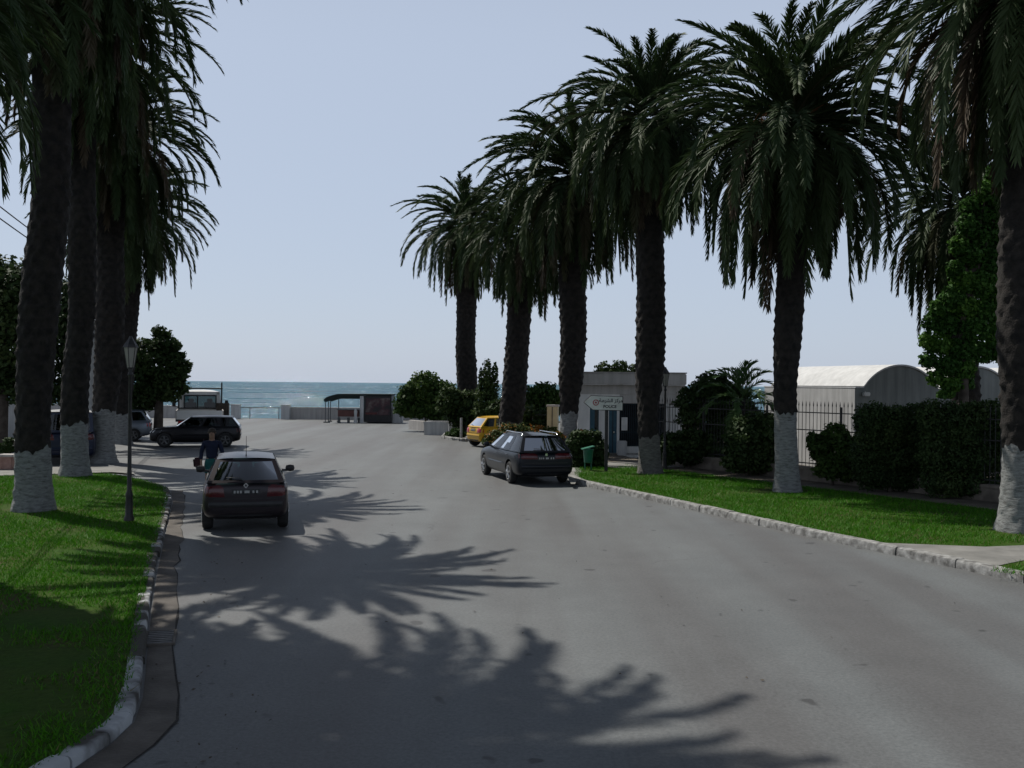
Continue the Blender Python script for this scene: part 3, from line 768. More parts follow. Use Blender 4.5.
wo = nt.nodes.new('ShaderNodeOutputWorld'); nt.links.new(sk.outputs[0], bg.inputs[0]); nt.links.new(ad.outputs[0], wo.inputs[0])
S.view_settings.view_transform = 'Standard'; S.view_settings.look = 'None'; S.view_settings.exposure = 0.0; S.view_settings.gamma = 1; S.view_settings.use_curve_mapping = False
S.cycles.max_bounces = 8; S.cycles.transparent_max_bounces = 16; S.cycles.use_denoising = True

# ------------------------------------------------------------------ ground, sea, road, verges
QUAY = 76.0
g = MB().box((0, (QUAY-120)/2, -1.5), (900, QUAY+120, 3.0)); tag(g.build('ground', MT['dirt']), kind='structure')
sheet('sea', [(-16000, QUAY-.5), (16000, QUAY-.5), (16000, 26000), (-16000, 26000)], -2.2, MT['sea'])
g2 = lambda px, py, z=0: tuple(G(px, py, z)[:2])
RK = [(11.5, 3.2)] + [g2(*p) for p in ((1110, 607), (1024, 583), (896, 556), (793, 534), (699, 512), (620, 494), (578, 485.5))]     # foot of the right kerb
RK += [g2(568, 480), g2(570, 473)]
LK = [(-4.2, 2.0), (-3.45, 5.2), g2(78, 766), g2(110, 745), g2(134, 724), g2(141, 698), g2(144, 665), g2(149, 620), g2(157, 568), g2(165, 532), g2(172, 502), g2(170, 491), g2(150, 484), g2(112, 476), g2(0, 479), g2(-140, 482)]
road = sheet('road', [(-70, -40), (40, -40), (40, 6), (26, 16), (13.2, 24), (9.5, 30), (7.2, 36), (8, 52), (4, QUAY-.6), (-70, QUAY-.6)], .004, MT['asphalt'])
def offset(pl, d):
    out = []
    for i, p in enumerate(pl):
        a = Vector(pl[max(0, i-1)]); b = Vector(pl[min(len(pl)-1, i+1)]); t = (b-a).normalized(); out.append((p[0]-t.y*d, p[1]+t.x*d))
    return out
def resample(pl, step):
    out = [Vector(pl[0])]; 
    for a, b in zip(pl, pl[1:]):
        a, b = Vector(a), Vector(b); n = max(1, int((b-a).length/step))
        out += [a.lerp(b, k/n) for k in range(1, n+1)]
    return out
def smooth_line(pl, step=.5, it=1):
    q = resample(pl, step)
    for _ in range(it): q = [q[0]] + [(q[i-1]+q[i]*6+q[i+1])/8 for i in range(1, len(q)-1)] + [q[-1]]
    return q
def kerb(name, line, side, w, h, mat, seed, stone=.95, drop=0.0):
    """kerb stones laid end to end along a line; side +1: body lies left of the direction of travel"""
    rng = random.Random(seed); line = smooth_line(line, stone); m = MB()
    for a, b in zip(line, line[1:]):
        t = (b-a).normalized(); n = Vector((-t.y, t.x))*side; gap = rng.uniform(.004, .018); a2 = a+t*gap; b2 = b-t*gap
        hh = h + rng.gauss(0, .006); j = rng.gauss(0, .008); e = [0.0]*2
        cs = []
        K = 5
        for k in range(K+1):
            p = a2.lerp(b2, k/K); f = rng.uniform(-.004, .004)
            cs.append([(p+n*(j+f), -.08), (p+n*(j+f+.004), hh*.62), (p+n*(j+.018+f*1.5), hh*.90+rng.uniform(-.008, .004)), (p+n*(j+.045), hh+rng.uniform(-.006, .003)), (p+n*(w+j+rng.uniform(-.012, .012)), hh-.004), (p+n*(w+j), -.08)])
        vs = [(q[0].x, q[0].y, q[1]) for c in cs for q in c]; L6 = 6
        fs = [(k*L6+i, k*L6+(i+1) % L6, (k+1)*L6+(i+1) % L6, (k+1)*L6+i) for k in range(K) for i in range(L6)] + [tuple(range(L6)), tuple(K*L6+i for i in range(L6))]
        m.add(vs, fs)
    return tag(m.build(name, mat, None, 35), kind='structure')
kerb('kerb', RK, -1, .20, .145, MT['kerb'], 3)
kerb('kerb', LK[:7], 1, .15, .10, MT['kerbw'], 5, .8)
kerb('kerb', LK[6:], 1, .15, .095, MT['kerbf'], 6, .9)
# concrete gutter between the left kerb and the asphalt
gl_ = smooth_line(LK[1:12], .5); go_ = offset([tuple(p) for p in gl_], -.02); gA, gB = offset([tuple(p) for p in gl_], -.28), offset([tuple(p) for p in gl_], -.33); wq = lambda y: max(0, min(1, (10.5-y)/2.5))
gi = [(A_[0]*(1-wq(A_[1]))+B_[0]*wq(A_[1]), A_[1]*(1-wq(A_[1]))+B_[1]*wq(A_[1])) for A_, B_ in zip(gA, gB)]
rg = random.Random(8); gi = [(p[0]+rg.gauss(0, .025), p[1]) for p in gi]
jj = [(q[0]+abs(rg.gauss(0, .016)), q[1]) for q in gi]
sheet('gutter_joint', gi + jj[::-1], .011, MT['bark'])
sheet('gutter', go_ + gi[::-1], .010, MT['gutter'])
# drain grate in the gutter
dg_ = G(162, 640)
t = empty('drain_grate', (dg_.x-.02, dg_.y, .012), R(16), 'small rectangular drain grate set in the concrete gutter along the left kerb', 'drain grate')
b = MB()
for k in range(7): b.box((0, -.24+k*.08, .012), (.26, .022, .024))
b.build('grate_bars', MT['steel'], t); f = MB()
for x in (-.15, .15): f.box((x, 0, .012), (.03, .58, .026))
for y in (-.29, .29): f.box((0, y, .012), (.27, .03, .026))
f.build('grate_frame', MT['gutter'], t)
# verges
P2_ = lambda px, py: G(px, py, .13)
LIN = offset([tuple(p) for p in smooth_line(LK, .5)], .085)
LV = LIN + [(-24, 27.2), (-24, 2.0)]
sheet('verge', LV, .090, MT['lawn'])
WALL_A, WALL_B = Vector((14.9, 18.1)), Vector((4.75, 34.8))
wt = (WALL_B-WALL_A).normalized(); wn = Vector((-wt.y, wt.x))
if wn.x > 0: wn = -wn           # towards the road
RIN = offset([tuple(p) for p in smooth_line(RK, .5)], -.18)
foot = [tuple(WALL_A + wn*1.5 + wt*k) for k in (0, 4, 8, 12, 16, 19)]
RV = RIN + [tuple(G(583, 467.5, .13)[:2]), tuple(G(640, 467, .13)[:2])] + foot[::-1] + [(15.5, 12), (14, 3.2)]
sheet('verge', RV, .126, MT['lawn'])
sheet('footpath', [tuple(WALL_A+wn*1.55), tuple(WALL_B+wn*1.55), tuple(WALL_B+wn*1.55+wt*5), tuple(WALL_B+wt*5-wn*2), tuple(WALL_B), tuple(WALL_A)], .131, MT['dirt'])
# concrete path crossing the right verge, and forecourt of the police post
near = lambda y: min(RIN, key=lambda q: abs(q[1]-y))
cp = [near(17.0), near(15.9), near(15.1)] + [tuple(G(px, py, .13)[:2]) for px, py in ((1024, 560.5), (1180, 540), (1180, 522), (1024, 545.5), (985, 547))]
sheet('path', cp, .136, MT['pavement'])
fc = [tuple(G(px, py, .13)[:2]) for px, py in ((571, 484), (566, 474), (571, 462), (690, 462), (700, 466.5), (640, 468), (583, 467.5), (575, 484))]
sheet('forecourt', fc, .133, MT['pavement'])
sheet('pavement', [tuple(G(px, py, .05)[:2]) for px, py in ((-160, 478), (0, 475.5), (112, 472), (135, 474), (128, 467), (-160, 466))], .05, MT['pavement'])
grass('green mown grass growing on the left verge under the palms', LV[:-2]+[(-15.5, 27), (-12, 8), (-7, 3)], .088, 950, 11, .05, [P2_(31, 508), P2_(75, 474)] + [Vector((x_, y_)) for x_, y_ in ((-4.9, 8.6), (-5.4, 9.0), (-4.6, 9.6), (-5.9, 10.3), (-4.3, 8.2), (-6.6, 11.6), (-5.2, 11.4), (-4.2, 7.3), (-7.6, 13.4))])
cpx = np.array([0])
RVg = RIN[6:] + [tuple(G(583, 467.5, .13)[:2]), tuple(G(640, 467, .13)[:2])] + foot[::-1]
rg1 = [p for p in RIN if p[1] > 16.75] + RVg[len(RIN)-6:] + [tuple(G(1100, 534, .13)[:2]), tuple(G(985, 546, .13)[:2])]
grass('green mown grass growing on the right verge in front of the fence', rg1, .126, 800, 12, .055, [P2_(1019, 531), P2_(785, 491), P2_(650, 473)])
rg2 = [tuple(G(px, py, .13)[:2]) for px, py in ((990, 571), (1024, 562), (1120, 548), (1120, 590))]
grass('small corner of grass below the concrete path at right', rg2, .126, 620, 13)

# fallen bits of frond and leaf blown along the road and its gutter
rng = np.random.default_rng(5); nL = 230
u_ = rng.random(nL); Yl = 7 + 26*u_**1.6; edge = rng.random(nL) < .5
lx = np.where(edge, -3.0-.27*(Yl-9)+np.abs(rng.normal(0, .35, nL)), rng.uniform(-3.5, 8, nL)-.27*(Yl-9))
lx = np.minimum(lx, 7.6-.40*(Yl-13.5)); a_ = rng.uniform(0, 6.28, nL); s_ = rng.uniform(.008, .028, nL); q_ = rng.uniform(.25, .7, nL)
B_ = np.column_stack([lx, Yl, np.full(nL, .016)]); A_ = np.column_stack([np.cos(a_)*s_, np.sin(a_)*s_, rng.uniform(-.006, .006, nL)]); D_ = np.column_stack([-np.sin(a_)*s_*q_, np.cos(a_)*s_*q_, rng.uniform(-.006, .008, nL)])
tag(npmesh('leaf_litter', np.stack([B_-A_, B_-D_, B_+A_, B_+D_], 1).reshape(-1, 3), np.arange(4*nL).reshape(-1, 4), MT['barkd']), 'small dry bits of frond and leaf scattered on the road', 'leaf litter', None, 'stuff')

# ------------------------------------------------------------------ palms
GR, GLf = 'palms along the right side of the road', 'palms along the left side of the road'
def P2(px, py, z=.13): return G(px, py, z)
p = P2(1019, 531); palm('nearest palm on the right verge, cut by the right edge of the view', GR, p, 10.6, 4.2, (.15, .1),   .36, .40, 3.2, 1.7, 1, 104, .34)
p = P2(785, 491); palm('large palm standing alone on the right grass before the iron fence', GR, p, 9.5, 4.4, (.15, 0), .29, .34, 3.4, 2.15, 2, 118, .38, True)
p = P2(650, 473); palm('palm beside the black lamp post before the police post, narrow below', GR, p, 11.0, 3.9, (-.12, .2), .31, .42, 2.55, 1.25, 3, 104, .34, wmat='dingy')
p = P2(569, 457); palm('palm rising behind the black estate car, whitewashed near the hedge', GR, p, 10.6, 4.4, (.15, 0), .32, .47, 2.6, 1.75, 4, 108, .36)
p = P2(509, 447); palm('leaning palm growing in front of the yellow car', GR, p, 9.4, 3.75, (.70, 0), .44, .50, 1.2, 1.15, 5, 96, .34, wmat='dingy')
p = AT(466, 436, 54); palm('farthest right hand palm, standing in the shrubs by the sea', GR, p, 11.4, 4.1, (-.05, 0), .48, .53, 1.5, .6, 6, 96, .30, False, 0, False)
p = Vector((14.1, 31.0)); palm('palm behind the green tree, its fronds reaching over the vaulted roof', None, p, 8.6, 3.7, (-.3, 0), .38, .45, 2.5, .6, 7, 96, .36, False, 0, False)
p = P2(31, 508); palm('nearest left palm trunk, white base on the grass by the left edge', GLf, p, 12.0, 3.65, (.55, 0), .335, .37, 2.6, 1.35, 8, 110, .42)
p = P2(75, 474); palm('left palm beside the dark blue van, second trunk from the left edge', GLf, p, 12.3, 3.6, (.25, 0), .35, .36, 2.9, 1.55, 9, 108, .42)
p = P2(104, 461, .05); palm('left palm behind the lamp post, with flared white base on the pavement', GLf, p, 11.2, 3.8, (.30, 0), .38, .45, 2.4, 1.75, 10, 108, .40, False, .05)
p = P2(121, 444, .0); palm('farthest left palm, half hidden behind the lamp post', GLf, p, 10.2, 4.0, (.3, 0), .36, .50, 2.2, 1.35, 14, 104, .38, False, 0)
palm('palm with trunk out of view, fronds hanging at top left', GLf, (-9.1, 14.9), 14.6, 4.0, (.1, 0), .36, .42, 3, 1.4, 12, 104, .36)
palm('palm beyond the left edge that shades the near grass', GLf, (-9.3, 12.9), 8.3, 3.7, (.1, 0), .36, .42, 3, 1.4, 13, 104, .36)

# young palm and shrubs
def pxblobs(Y, lst, pos):
    """clumps given as photo ellipses at a real distance: centre, half width, half height -> metres"""
    out = []
    for px, py, rx, ry in lst:
        c = AT(px, py, Y); k = Y/FPX
        out.append((np.array((c.x-pos[0], c.y-pos[1]+random.Random(px*7+py).uniform(-.4, .4)*rx*k, c.z)), np.array((rx*k, max(rx, ry)*k*.8, ry*k))))
    return out
def shrub(label, px, Y, lst, n, size, mat, seed, name='shrub', cat='shrub', group=None, trunk_r=.05):
    pos = (AT(px, 400, Y).x, Y); bl = pxblobs(Y, lst, pos)
    c = sum((b[0] for b in bl))/len(bl); r = np.array((.8, .8, .8))
    return tree(name, label, cat, pos, tuple(c), tuple(r), 0, n, size, mat, seed, group, trunk_r, min(7, len(bl)), bl)
shrub('large rounded dark bush by the sea beside the snack kiosk', 425, 58, [(425, 388, 19, 15), (410, 398, 14, 14), (440, 394, 16, 15), (428, 404, 22, 12), (402, 408, 8, 8), (420, 410, 14, 9), (405, 402, 10, 10), (436, 410, 14, 10), (410, 412, 10, 6)], 13000, .13, 'leafm', 21)
shrub('dark shrub at the foot of the farthest right palm', 466, 52, [(450, 402, 14, 14), (466, 404, 14, 14), (474, 412, 14, 12), (458, 416, 14, 10)], 6000, .12, 'leafd', 22)
shrub('slender wispy conifer behind the yellow car', 487, 50, [(487, 376, 5, 16), (484, 390, 8, 12), (491, 388, 8, 14), (487, 400, 12, 14), (495, 372, 3, 9), (481, 378, 2.5, 9), (486, 412, 14, 12)], 3600, .10, 'leafd', 23, 'conifer', 'conifer')
shrub('rounded green bush between the leaning palm and the cream gate pier', 541, 50, [(545, 394, 15, 10), (533, 398, 14, 12), (553, 402, 10, 10), (540, 410, 22, 12)], 6000, .11, 'leafm', 24)
shrub('dark hedge behind the yellow car and leaning palm', 525, 48, [(500, 412, 14, 12), (520, 416, 18, 12), (538, 420, 18, 12), (512, 424, 16, 10)], 6500, .12, 'leafd', 25, 'hedge', 'hedge')
shrub('low flowering shrub with orange blossoms between the yellow car and the estate car', 503, 41, [(496, 436, 10, 6), (508, 432, 12, 9), (490, 442, 8, 5), (520, 432, 12, 8), (536, 434, 12, 8), (550, 434, 10, 7), (502, 441, 12, 7)], 8000, .06, 'flower', 26, trunk_r=.03)
shrub('orange flowering shrub beside the whitewashed palm behind the estate car', 560, 36.5, [(556, 438, 9, 6), (580, 436, 8, 6)], 2200, .06, 'flower', 27, trunk_r=.02)
shrub('dense clipped shrub behind the green litter bin', 590, 32.5, [(577, 444, 10, 12), (592, 442, 12, 12), (584, 454, 14, 12), (600, 452, 8, 12), (580, 464, 11, 7), (597, 464, 9, 7)], 8000, .07, 'leafd', 28)
shrub('low weedy plant in the small kerbed bed left of the yellow car', 458, 50.5, [(457, 434, 9, 5), (450, 436, 6, 4)], 1500, .08, 'leafm', 29, trunk_r=.02)
shrub('tall dark bush right of the police post, behind the low stone wall', 712, 33, [(712, 388, 22, 14), (700, 404, 24, 18), (726, 402, 22, 18), (690, 412, 10, 8), (738, 414, 20, 18), (712, 424, 30, 16)], 13000, .09, 'leafd', 30)
hg = 'hedge plants along the iron fence'
shrub('low dark hedge along the stone wall right of the police lamp post', 690, 32.5, [(672, 446, 16, 13), (694, 444, 18, 15), (718, 446, 18, 16), (668, 456, 12, 8), (690, 456, 18, 9), (720, 459, 20, 9)], 10000, .08, 'leafd', 31, 'hedge', 'hedge', hg)
shrub('dark hedge behind the fence, left of the lone large palm', 752, 30, [(742, 440, 18, 22), (764, 436, 16, 24), (752, 456, 22, 16), (738, 462, 16, 9), (766, 464, 14, 10), (770, 450, 12, 14)], 11000, .08, 'leafd', 32, 'hedge', 'hedge', hg)
shrub('small green bush growing through the fence right of the lone large palm', 832, 27.2, [(836, 436, 14, 12), (822, 448, 12, 14), (842, 452, 14, 20), (832, 466, 16, 12), (846, 472, 12, 9), (820, 470, 8, 7), (812, 440, 5, 8)], 7000, .07, 'leafm', 33, 'hedge', 'hedge', hg)
hb = lambda x0, x1: [q for x in range(x0, x1, 10) for q in ((x, 417+(x*7) % 5, 12, 15+(x*3) % 4), (x+4, 436, 13, 16), (x, 456, 14, 17), (x+3, 474+(x-860)*.10, 13, 14))]
shrub('tall black green hedge before the vaulted building, below its first arch', 890, 25.6, hb(864, 928), 42000, .046, 'leafd', 34, 'hedge', 'hedge', hg)
shrub('hedge before the vaulted building, below its second arch', 970, 24.2, hb(930, 1022), 52000, .046, 'leafd', 35, 'hedge', 'hedge', hg)
shrub('tall leafy green tree behind the fence at right, hanging over the second arch', 962, 27.5, [(996, 178, 10, 12), (985, 192, 12, 11), (1000, 200, 14, 14), (972, 206, 10, 10), (988, 214, 14, 12), (966, 226, 10, 11), (982, 236, 15, 13), (1000, 232, 12, 14), (958, 246, 9, 10), (970, 256, 13, 12), (992, 260, 14, 14), (954, 270, 9, 9), (962, 282, 13, 11), (980, 284, 14, 13), (1000, 290, 12, 14), (950, 298, 12, 11), (938, 308, 9, 8), (966, 308, 15, 12), (988, 312, 14, 13), (932, 322, 9, 9), (948, 324, 13, 12), (972, 330, 14, 12), (995, 334, 13, 13), (928, 340, 8, 9), (942, 344, 13, 11), (962, 350, 14, 12), (984, 352, 13, 11), (1002, 354, 10, 10), (930, 360, 9, 9), (946, 366, 13, 11), (964, 370, 11, 9), (936, 378, 9, 8), (952, 384, 11, 8), (968, 384, 7, 6), (945, 394, 8, 5)], 34000, .07, 'leafb', 36, 'leafy_tree', 'tree', None, .14)
shrub('small trees showing above the roof of the police post', 622, 50, [(604, 368, 8, 6), (620, 367, 9, 7), (640, 368, 10, 5), (615, 375, 22, 8)], 2600, .10, 'leafd', 37, 'tree', 'tree', None, .08)
# left side
shrub('round dark tree by the sea behind the black hatchback and lamp post', 158, 47, [(163, 346, 13, 14), (150, 358, 22, 20), (174, 362, 12, 13), (182, 374, 8, 9), (168, 380, 16, 12), (150, 392, 22, 12), (184, 388, 7, 6), (172, 396, 10, 6), (136, 384, 22, 18), (188, 366, 4, 5), (176, 346, 5, 6), (140, 404, 16, 7), (158, 332, 7, 7)], 10500, .13, 'leafd', 38, 'leafy_tree', 'tree', None, .2)
shrub('dark tree filling the gap between the left palms', 78, 50, [(80, 330, 26, 40), (60, 360, 24, 40), (100, 370, 28, 36), (78, 300, 22, 26), (72, 395, 30, 14)], 14000, .14, 'leafd', 39, 'leafy_tree', 'tree', None, .22)
shrub('dark spreading tree at the left edge behind the palms', 2, 42, [(-12, 300, 34, 44), (14, 330, 26, 44), (-5, 360, 30, 34), (22, 290, 20, 30), (10, 385, 26, 18), (-20, 275, 20, 30)], 15000, .13, 'leafd', 40, 'leafy_tree', 'tree', None, .2)
shrub('dark potted shrub in the terracotta planter at the left edge', 9, 32.5, [(9, 446, 7, 8), (5, 449, 6, 6)], 1500, .06, 'leafd', 41, trunk_r=.02)
# young date palm
rng = np.random.default_rng(77); yp = AT(742, 384, 31.5)
r = empty('young_palm', (yp.x, yp.y, 0), 0, 'young palm whose pale fronds stick up above the dark bush', 'palm tree')
V, F, T = frond_set(rng, 1.35, 22, (82, 5), 1.1, 34, skirt=0, base_r=.1, width=.10); o = npmesh('crown', V, F, leafmat('young_fronds', [(0, (.05, .10, .035)), (1, (.09, .15, .05))], .45, .25), r, T); o.location = (0, 0, yp.z-.45)
MB().tube([(0, 0, 0), (0, 0, 1.2), (0, 0, yp.z-.45)], [.16, .14, .10], 10).build('trunk', MT['bark'], r, 40)
# ------------------------------------------------------------------ cars
def heading(deg_left_of_view_axis): return R(90+deg_left_of_view_axis)
def place(contact, local, rz):
    """car origin so that a point of it stands on a ground point"""
    q = Matrix.Rotation(rz, 3, 'Z') @ Vector((local[0], local[1], 0)); return (contact.x-q.x, contact.y-q.y, .006)
rz = heading(15.0); Lr = 3.78
car('hatchback_car', 'dark reddish brown hatchback driving away beside the left verge, seen from behind', place(G(245.5, 533), (-Lr/2, 0), rz), rz, Lr, 1.59, 1.39,
    carpaint('maroon_paint', (.026, .021, .024)), belt=.93, bays=(0, .33), emblem='diamond', antenna=True, stripe=True, lamp='redd', glass='glasst', rear=(-.48, -.375), roof_w=.67)
rz = heading(16.5); Lb = 4.40
car('estate_car', 'black estate car with roof rails parked at the right kerb', place(G(507.5, 483.5), (-1.36, .87), rz), rz, Lb, 1.72, 1.40,
    carpaint('black_blue_paint', (.008, .010, .014)), belt=.93, wb=2.72, wr=.31, hood=.76, rear=(-.485, -.395), front=(.20, .04), roof_w=.64, bays=(0, .28, .62), rails='chrome', lamp='redd', emblem='round', tail='wide', glass='glasst')
rz = R(27)
car('compact_car', 'yellow compact car parked nose in behind the leaning palm', place(G(481, 448), (-1.6, -.75), rz), rz, 3.3, 1.58, 1.37,
    carpaint('yellow_paint', (.50, .29, .010), .0), belt=.90, bays=(0, .3, .6), lamp='redl', tail='hatch', plate=True, rear=(-.48, -.36), roof_w=.66)
rz = R(194)
car('hatchback_car', 'black hatchback parked side on in the shade before the white truck', place(G(195, 447.5), (0, .78), rz), rz, 3.7, 1.66, 1.33,
    carpaint('black_paint', (.010, .010, .012)), belt=.88, hood=.74, wr=.30, bays=(0, .28, .62), lamp='redd', glass='glassd', rim='steel')
rz = R(196)
car('hatchback_car', 'silver car half hidden behind the lamp post and left palms', place(G(106, 441), (0, .3), rz), rz, 3.9, 1.66, 1.45,
    carpaint('silver_paint', (.16, .185, .22), .5), belt=.92, bays=(0, .3, .62), glass='glassd', rim='steel')
rz = heading(24)
car('van', 'dark blue van with pale roof edge between the first two left trunks', place(G(68, 465), (-2.0, 0), rz), rz, 4.1, 1.76, 1.78,
    carpaint('navy_paint', (.012, .018, .040), .2), belt=1.08, hood=.95, rear=(-.488, -.465), front=(.24, .10), bays=(0, .36, .68), lamp='redd', category='van', roofpaint=carpaint('pale_roof_paint', (.5, .5, .5), .1), glass='glassd', roof_w=.82)
p = AT(200, 418, 50.2); rz = heading(17)
tr = flatbed_truck('white flatbed truck with a rack behind its cab, parked behind the black hatchback', (p.x, p.y, .006), rz); tr.scale = (1.06, 1.1, 1.04)
cr = AT(223, 418, 51.0); r = empty('slatted_crate', (cr.x, 51.0, .006), R(12), 'dark slatted crate standing right of the white truck', 'crate')
m = MB()
for k in range(7): m.box((-.27+k*.09, -.24, .86), (.07, .03, 1.66))
m.build('slats', MT['barkd'], r); m = MB()
for z in (.08, .86, 1.62): m.box((0, -.205, z), (.62, .04, .09)).box((0, .22, z), (.62, .04, .09)).box((-.29, 0, z), (.04, .40, .09)).box((.29, 0, z), (.04, .40, .09))
m.build('crate_frame', MT['iron'], r); MB().box((0, .01, .86), (.52, .36, 1.60)).build('crate_lining', MT['trim'], r)

# ------------------------------------------------------------------ sea front
def wall(label, a, b, th, z0, z1, mat, cap=None, name='sea_wall', cat='wall'):
    a, b = Vector(a), Vector(b); d = b-a; rz = math.atan2(d.y, d.x); L = d.length
    if not cap: 
        o = MB().box((L/2, 0, (z0+z1)/2), (L, th, z1-z0)).build(name, mat, None, bev=.02); o.location = (a.x, a.y, 0); o.rotation_euler = (0, 0, rz); return tag(o, label, cat)
    r = empty(name, (a.x, a.y, 0), rz, label, cat)
    MB().box((L/2, 0, (z0+z1-.08)/2), (L, th, z1-.08-z0)).build('wall', mat, r); MB().box((L/2, 0, z1-.04), (L+.04, th+.08, .08)).build('coping', cap, r, bev=.015)
    return r
xs = lambda px, Y: AT(px, 400, Y).x
wall('long grey sea wall running right of the railing', (xs(291, 75), 75), (xs(470, 75), 75), .4, -.1, .92, MT['sw'], MT['facw'])
wall('sea wall behind the parked cars at left', (xs(-200, 75), 75), (xs(229, 75), 75), .4, -.1, .95, MT['sw'], MT['facw'])
for k, (px, side) in enumerate(((236, 'left'), (286, 'right'))):
    q = MB().box((0, 0, .5), (.62, .55, 1.04)).box((0, 0, 1.05), (.70, .62, .08)).build('pillar', MT['facw'], None, bev=.02); q.location = (xs(px, 74.6), 74.6, 0)
    tag(q, f'white pillar at the {side} end of the sea front railing', 'pillar', 'pillars of the sea front railing')
x0, x1 = xs(240.5, 74.6), xs(281.5, 74.6)
r = empty('railing', ((x0+x1)/2, 74.6, 0), 0, 'low dark railing between two white pillars at the water edge', 'railing')
w = x1-x0
MB().tube([(-w/2, 0, .86), (w/2, 0, .86)], .035, 8).build('top_rail', MT['rail'], r)
for px in (250, 279):
    MB().tube([(xs(px, 74.6)-(x0+x1)/2, 0, 0), (xs(px, 74.6)-(x0+x1)/2, 0, .83)], .03, 8).build('post', MT['rail'], r)
# kiosk: awning over a counter, dark booth with a poster
K = 69.0; kx = lambda px: xs(px, K); kz = lambda py: AT(360, py, K).z
poster_m, nt, out = newmat('advert_poster')
pp = nt.nodes.new('ShaderNodeBsdfPrincipled'); pp.inputs['Roughness'].default_value = .5
n1 = noise(nt, 1.5, 4, .6); rr = ramp(nt, n1.outputs['Fac'], [(.42, (.012, .009, .012)), (.52, (.045, .012, .018)), (.62, (.09, .07, .065)), (.75, (.24, .19, .18))]); nt.links.new(rr.outputs[0], pp.inputs['Base Color']); nt.links.new(pp.outputs[0], out.inputs[0])
r = empty('snack_kiosk', (kx(377), K, 0), 0, 'dark kiosk booth with a large poster facing the road at the sea front', 'kiosk')
ox = kx(377); X = lambda px: kx(px)-ox
b = MB(); b.box(((X(364)+X(391.5))/2, 1.0, (kz(395.5))/2+.03), (X(391.5)-X(364), 2.0, kz(395.5)-.06)); b.build('booth', MT['trim'], r, bev=.02)
MB().box(((X(365.5)+X(390))/2, -.025, (kz(398)+kz(415))/2), (X(390)-X(365.5), .03, kz(398)-kz(415))).build('poster', poster_m, r)
MB().box(((X(366)+X(377))/2, -.035, (kz(412)+kz(414.6))/2), (X(377)-X(366), .02, .14)).build('red_strip', MT['redd'], r)
MB().box(((X(360)+X(392))/2, 1.0, kz(394.6)), (X(392)-X(360), 2.2, .10)).build('roof', MT['canopy'], r)
MB().box((X(362), -.02, kz(396)/2), (.24, .24, kz(396))).build('column', MT['facw'], r)
r = empty('awning', (kx(342), K, 0), 0, 'dark green awning on thin posts left of the kiosk booth', 'awning'); ox = kx(342)
m = MB(); vs = []; nq = 14
for i in range(nq+1):
    u = i/nq; x = X(324)+(X(360)-X(324))*u; zt = kz(399.5) + (kz(394)-kz(399.5))*min(1, (u*2.6)**.6)
    for y in (-.1, 2.0): vs += [(x, y, zt), (x, y, zt-(.34 if u > .06 else .14))]
fs = []
for i in range(nq):
    a = i*4; c = a+4; fs += [(a, c, c+2, a+2), (a, a+1, c+1, c), (a+2, c+2, c+3, a+3)]
m.add(vs, fs); m.build('awning_cloth', MT['canopy'], r, 30)
for px, y in ((325.5, 0), (328.5, .0), (325.5, 1.9), (334, 1.9)):
    q = MB().tube([(X(px), y, 0), (X(px), y, kz(399))], .03, 8); q.box((X(px), y, .04), (.22, .22, .08)); q.build('post', MT['rail'], r)
r = empty('counter', (kx(349), K+.3, 0), 0, 'low serving counter with a brown red front under the awning', 'counter'); ox = kx(349)
MB().box(((X(338)+X(359))/2, 0, kz(410.5)-.2), (X(359)-X(338), .7, .46)).build('counter_front', M('brown_red_board', (.09, .035, .03), (.13, .05, .045), 3, .6), r, bev=.02)
MB().box(((X(337)+X(360))/2, 0, kz(410.5)+.05), (X(360)-X(337), .8, .05)).build('counter_top', MT['rail'], r)
for px in (338.5, 348, 358.5): MB().box((X(px), 0, .18), (.09, .6, .38)).build('leg', MT['rail'], r)
q = MB().lathe([(.10, 0), (.13, .12), (.09, .55), (.12, .80), (.05, 1.0)], n=10).build('statuette', MT['facw'], None, 50); q.location = (kx(356.5), K-.35, 0); tag(q, 'pale bollard shaped stand before the right end of the kiosk counter', 'stand')
wall('pale low wall right of the kiosk by the big bush', (xs(392.5, 70), 70), (xs(403, 70), 70.0), .5, -.1, 1.05, MT['facw'], name='low_wall')
wall('low whitish wall in front of the big bush', (xs(411, 61), 61), (xs(436, 56), 57.5), .3, -.1, .55, MT['sw'], name='low_wall')
pl = AT(442, 420, 54.5); r = empty('planter_box', (pl.x, pl.y, 0), R(-14), 'large white concrete planter box at the end of the shrubs', 'planter')
m = MB(); m.box((0, -.62, .36), (1.6, .12, .74)).box((0, .62, .36), (1.6, .12, .74)).box((-.74, 0, .36), (.12, 1.12, .74)).box((.74, 0, .36), (.12, 1.12, .74)); m.build('planter_wall', MT['facw'], r, bev=.02)
MB().box((0, 0, .3), (1.36, 1.12, .6)).build('soil', MT['dirt'], r)
q = MB().tube([(0, 0, 0), (0, 0, 2.0)], .07, 8).build('marker_post', MT['facw'], None, 40); q.location = (xs(450, 53), 53, 0); tag(q, 'thin white post standing among the shrubs beside the planter box', 'post')
q = MB().tube([(0, 0, 0), (0, 0, 1.1)], .06, 8).build('marker_post', MT['post'], None, 40); q.location = (xs(461.5, 49.5), 49.5, 0); tag(q, 'short pale post left of the yellow car', 'post')
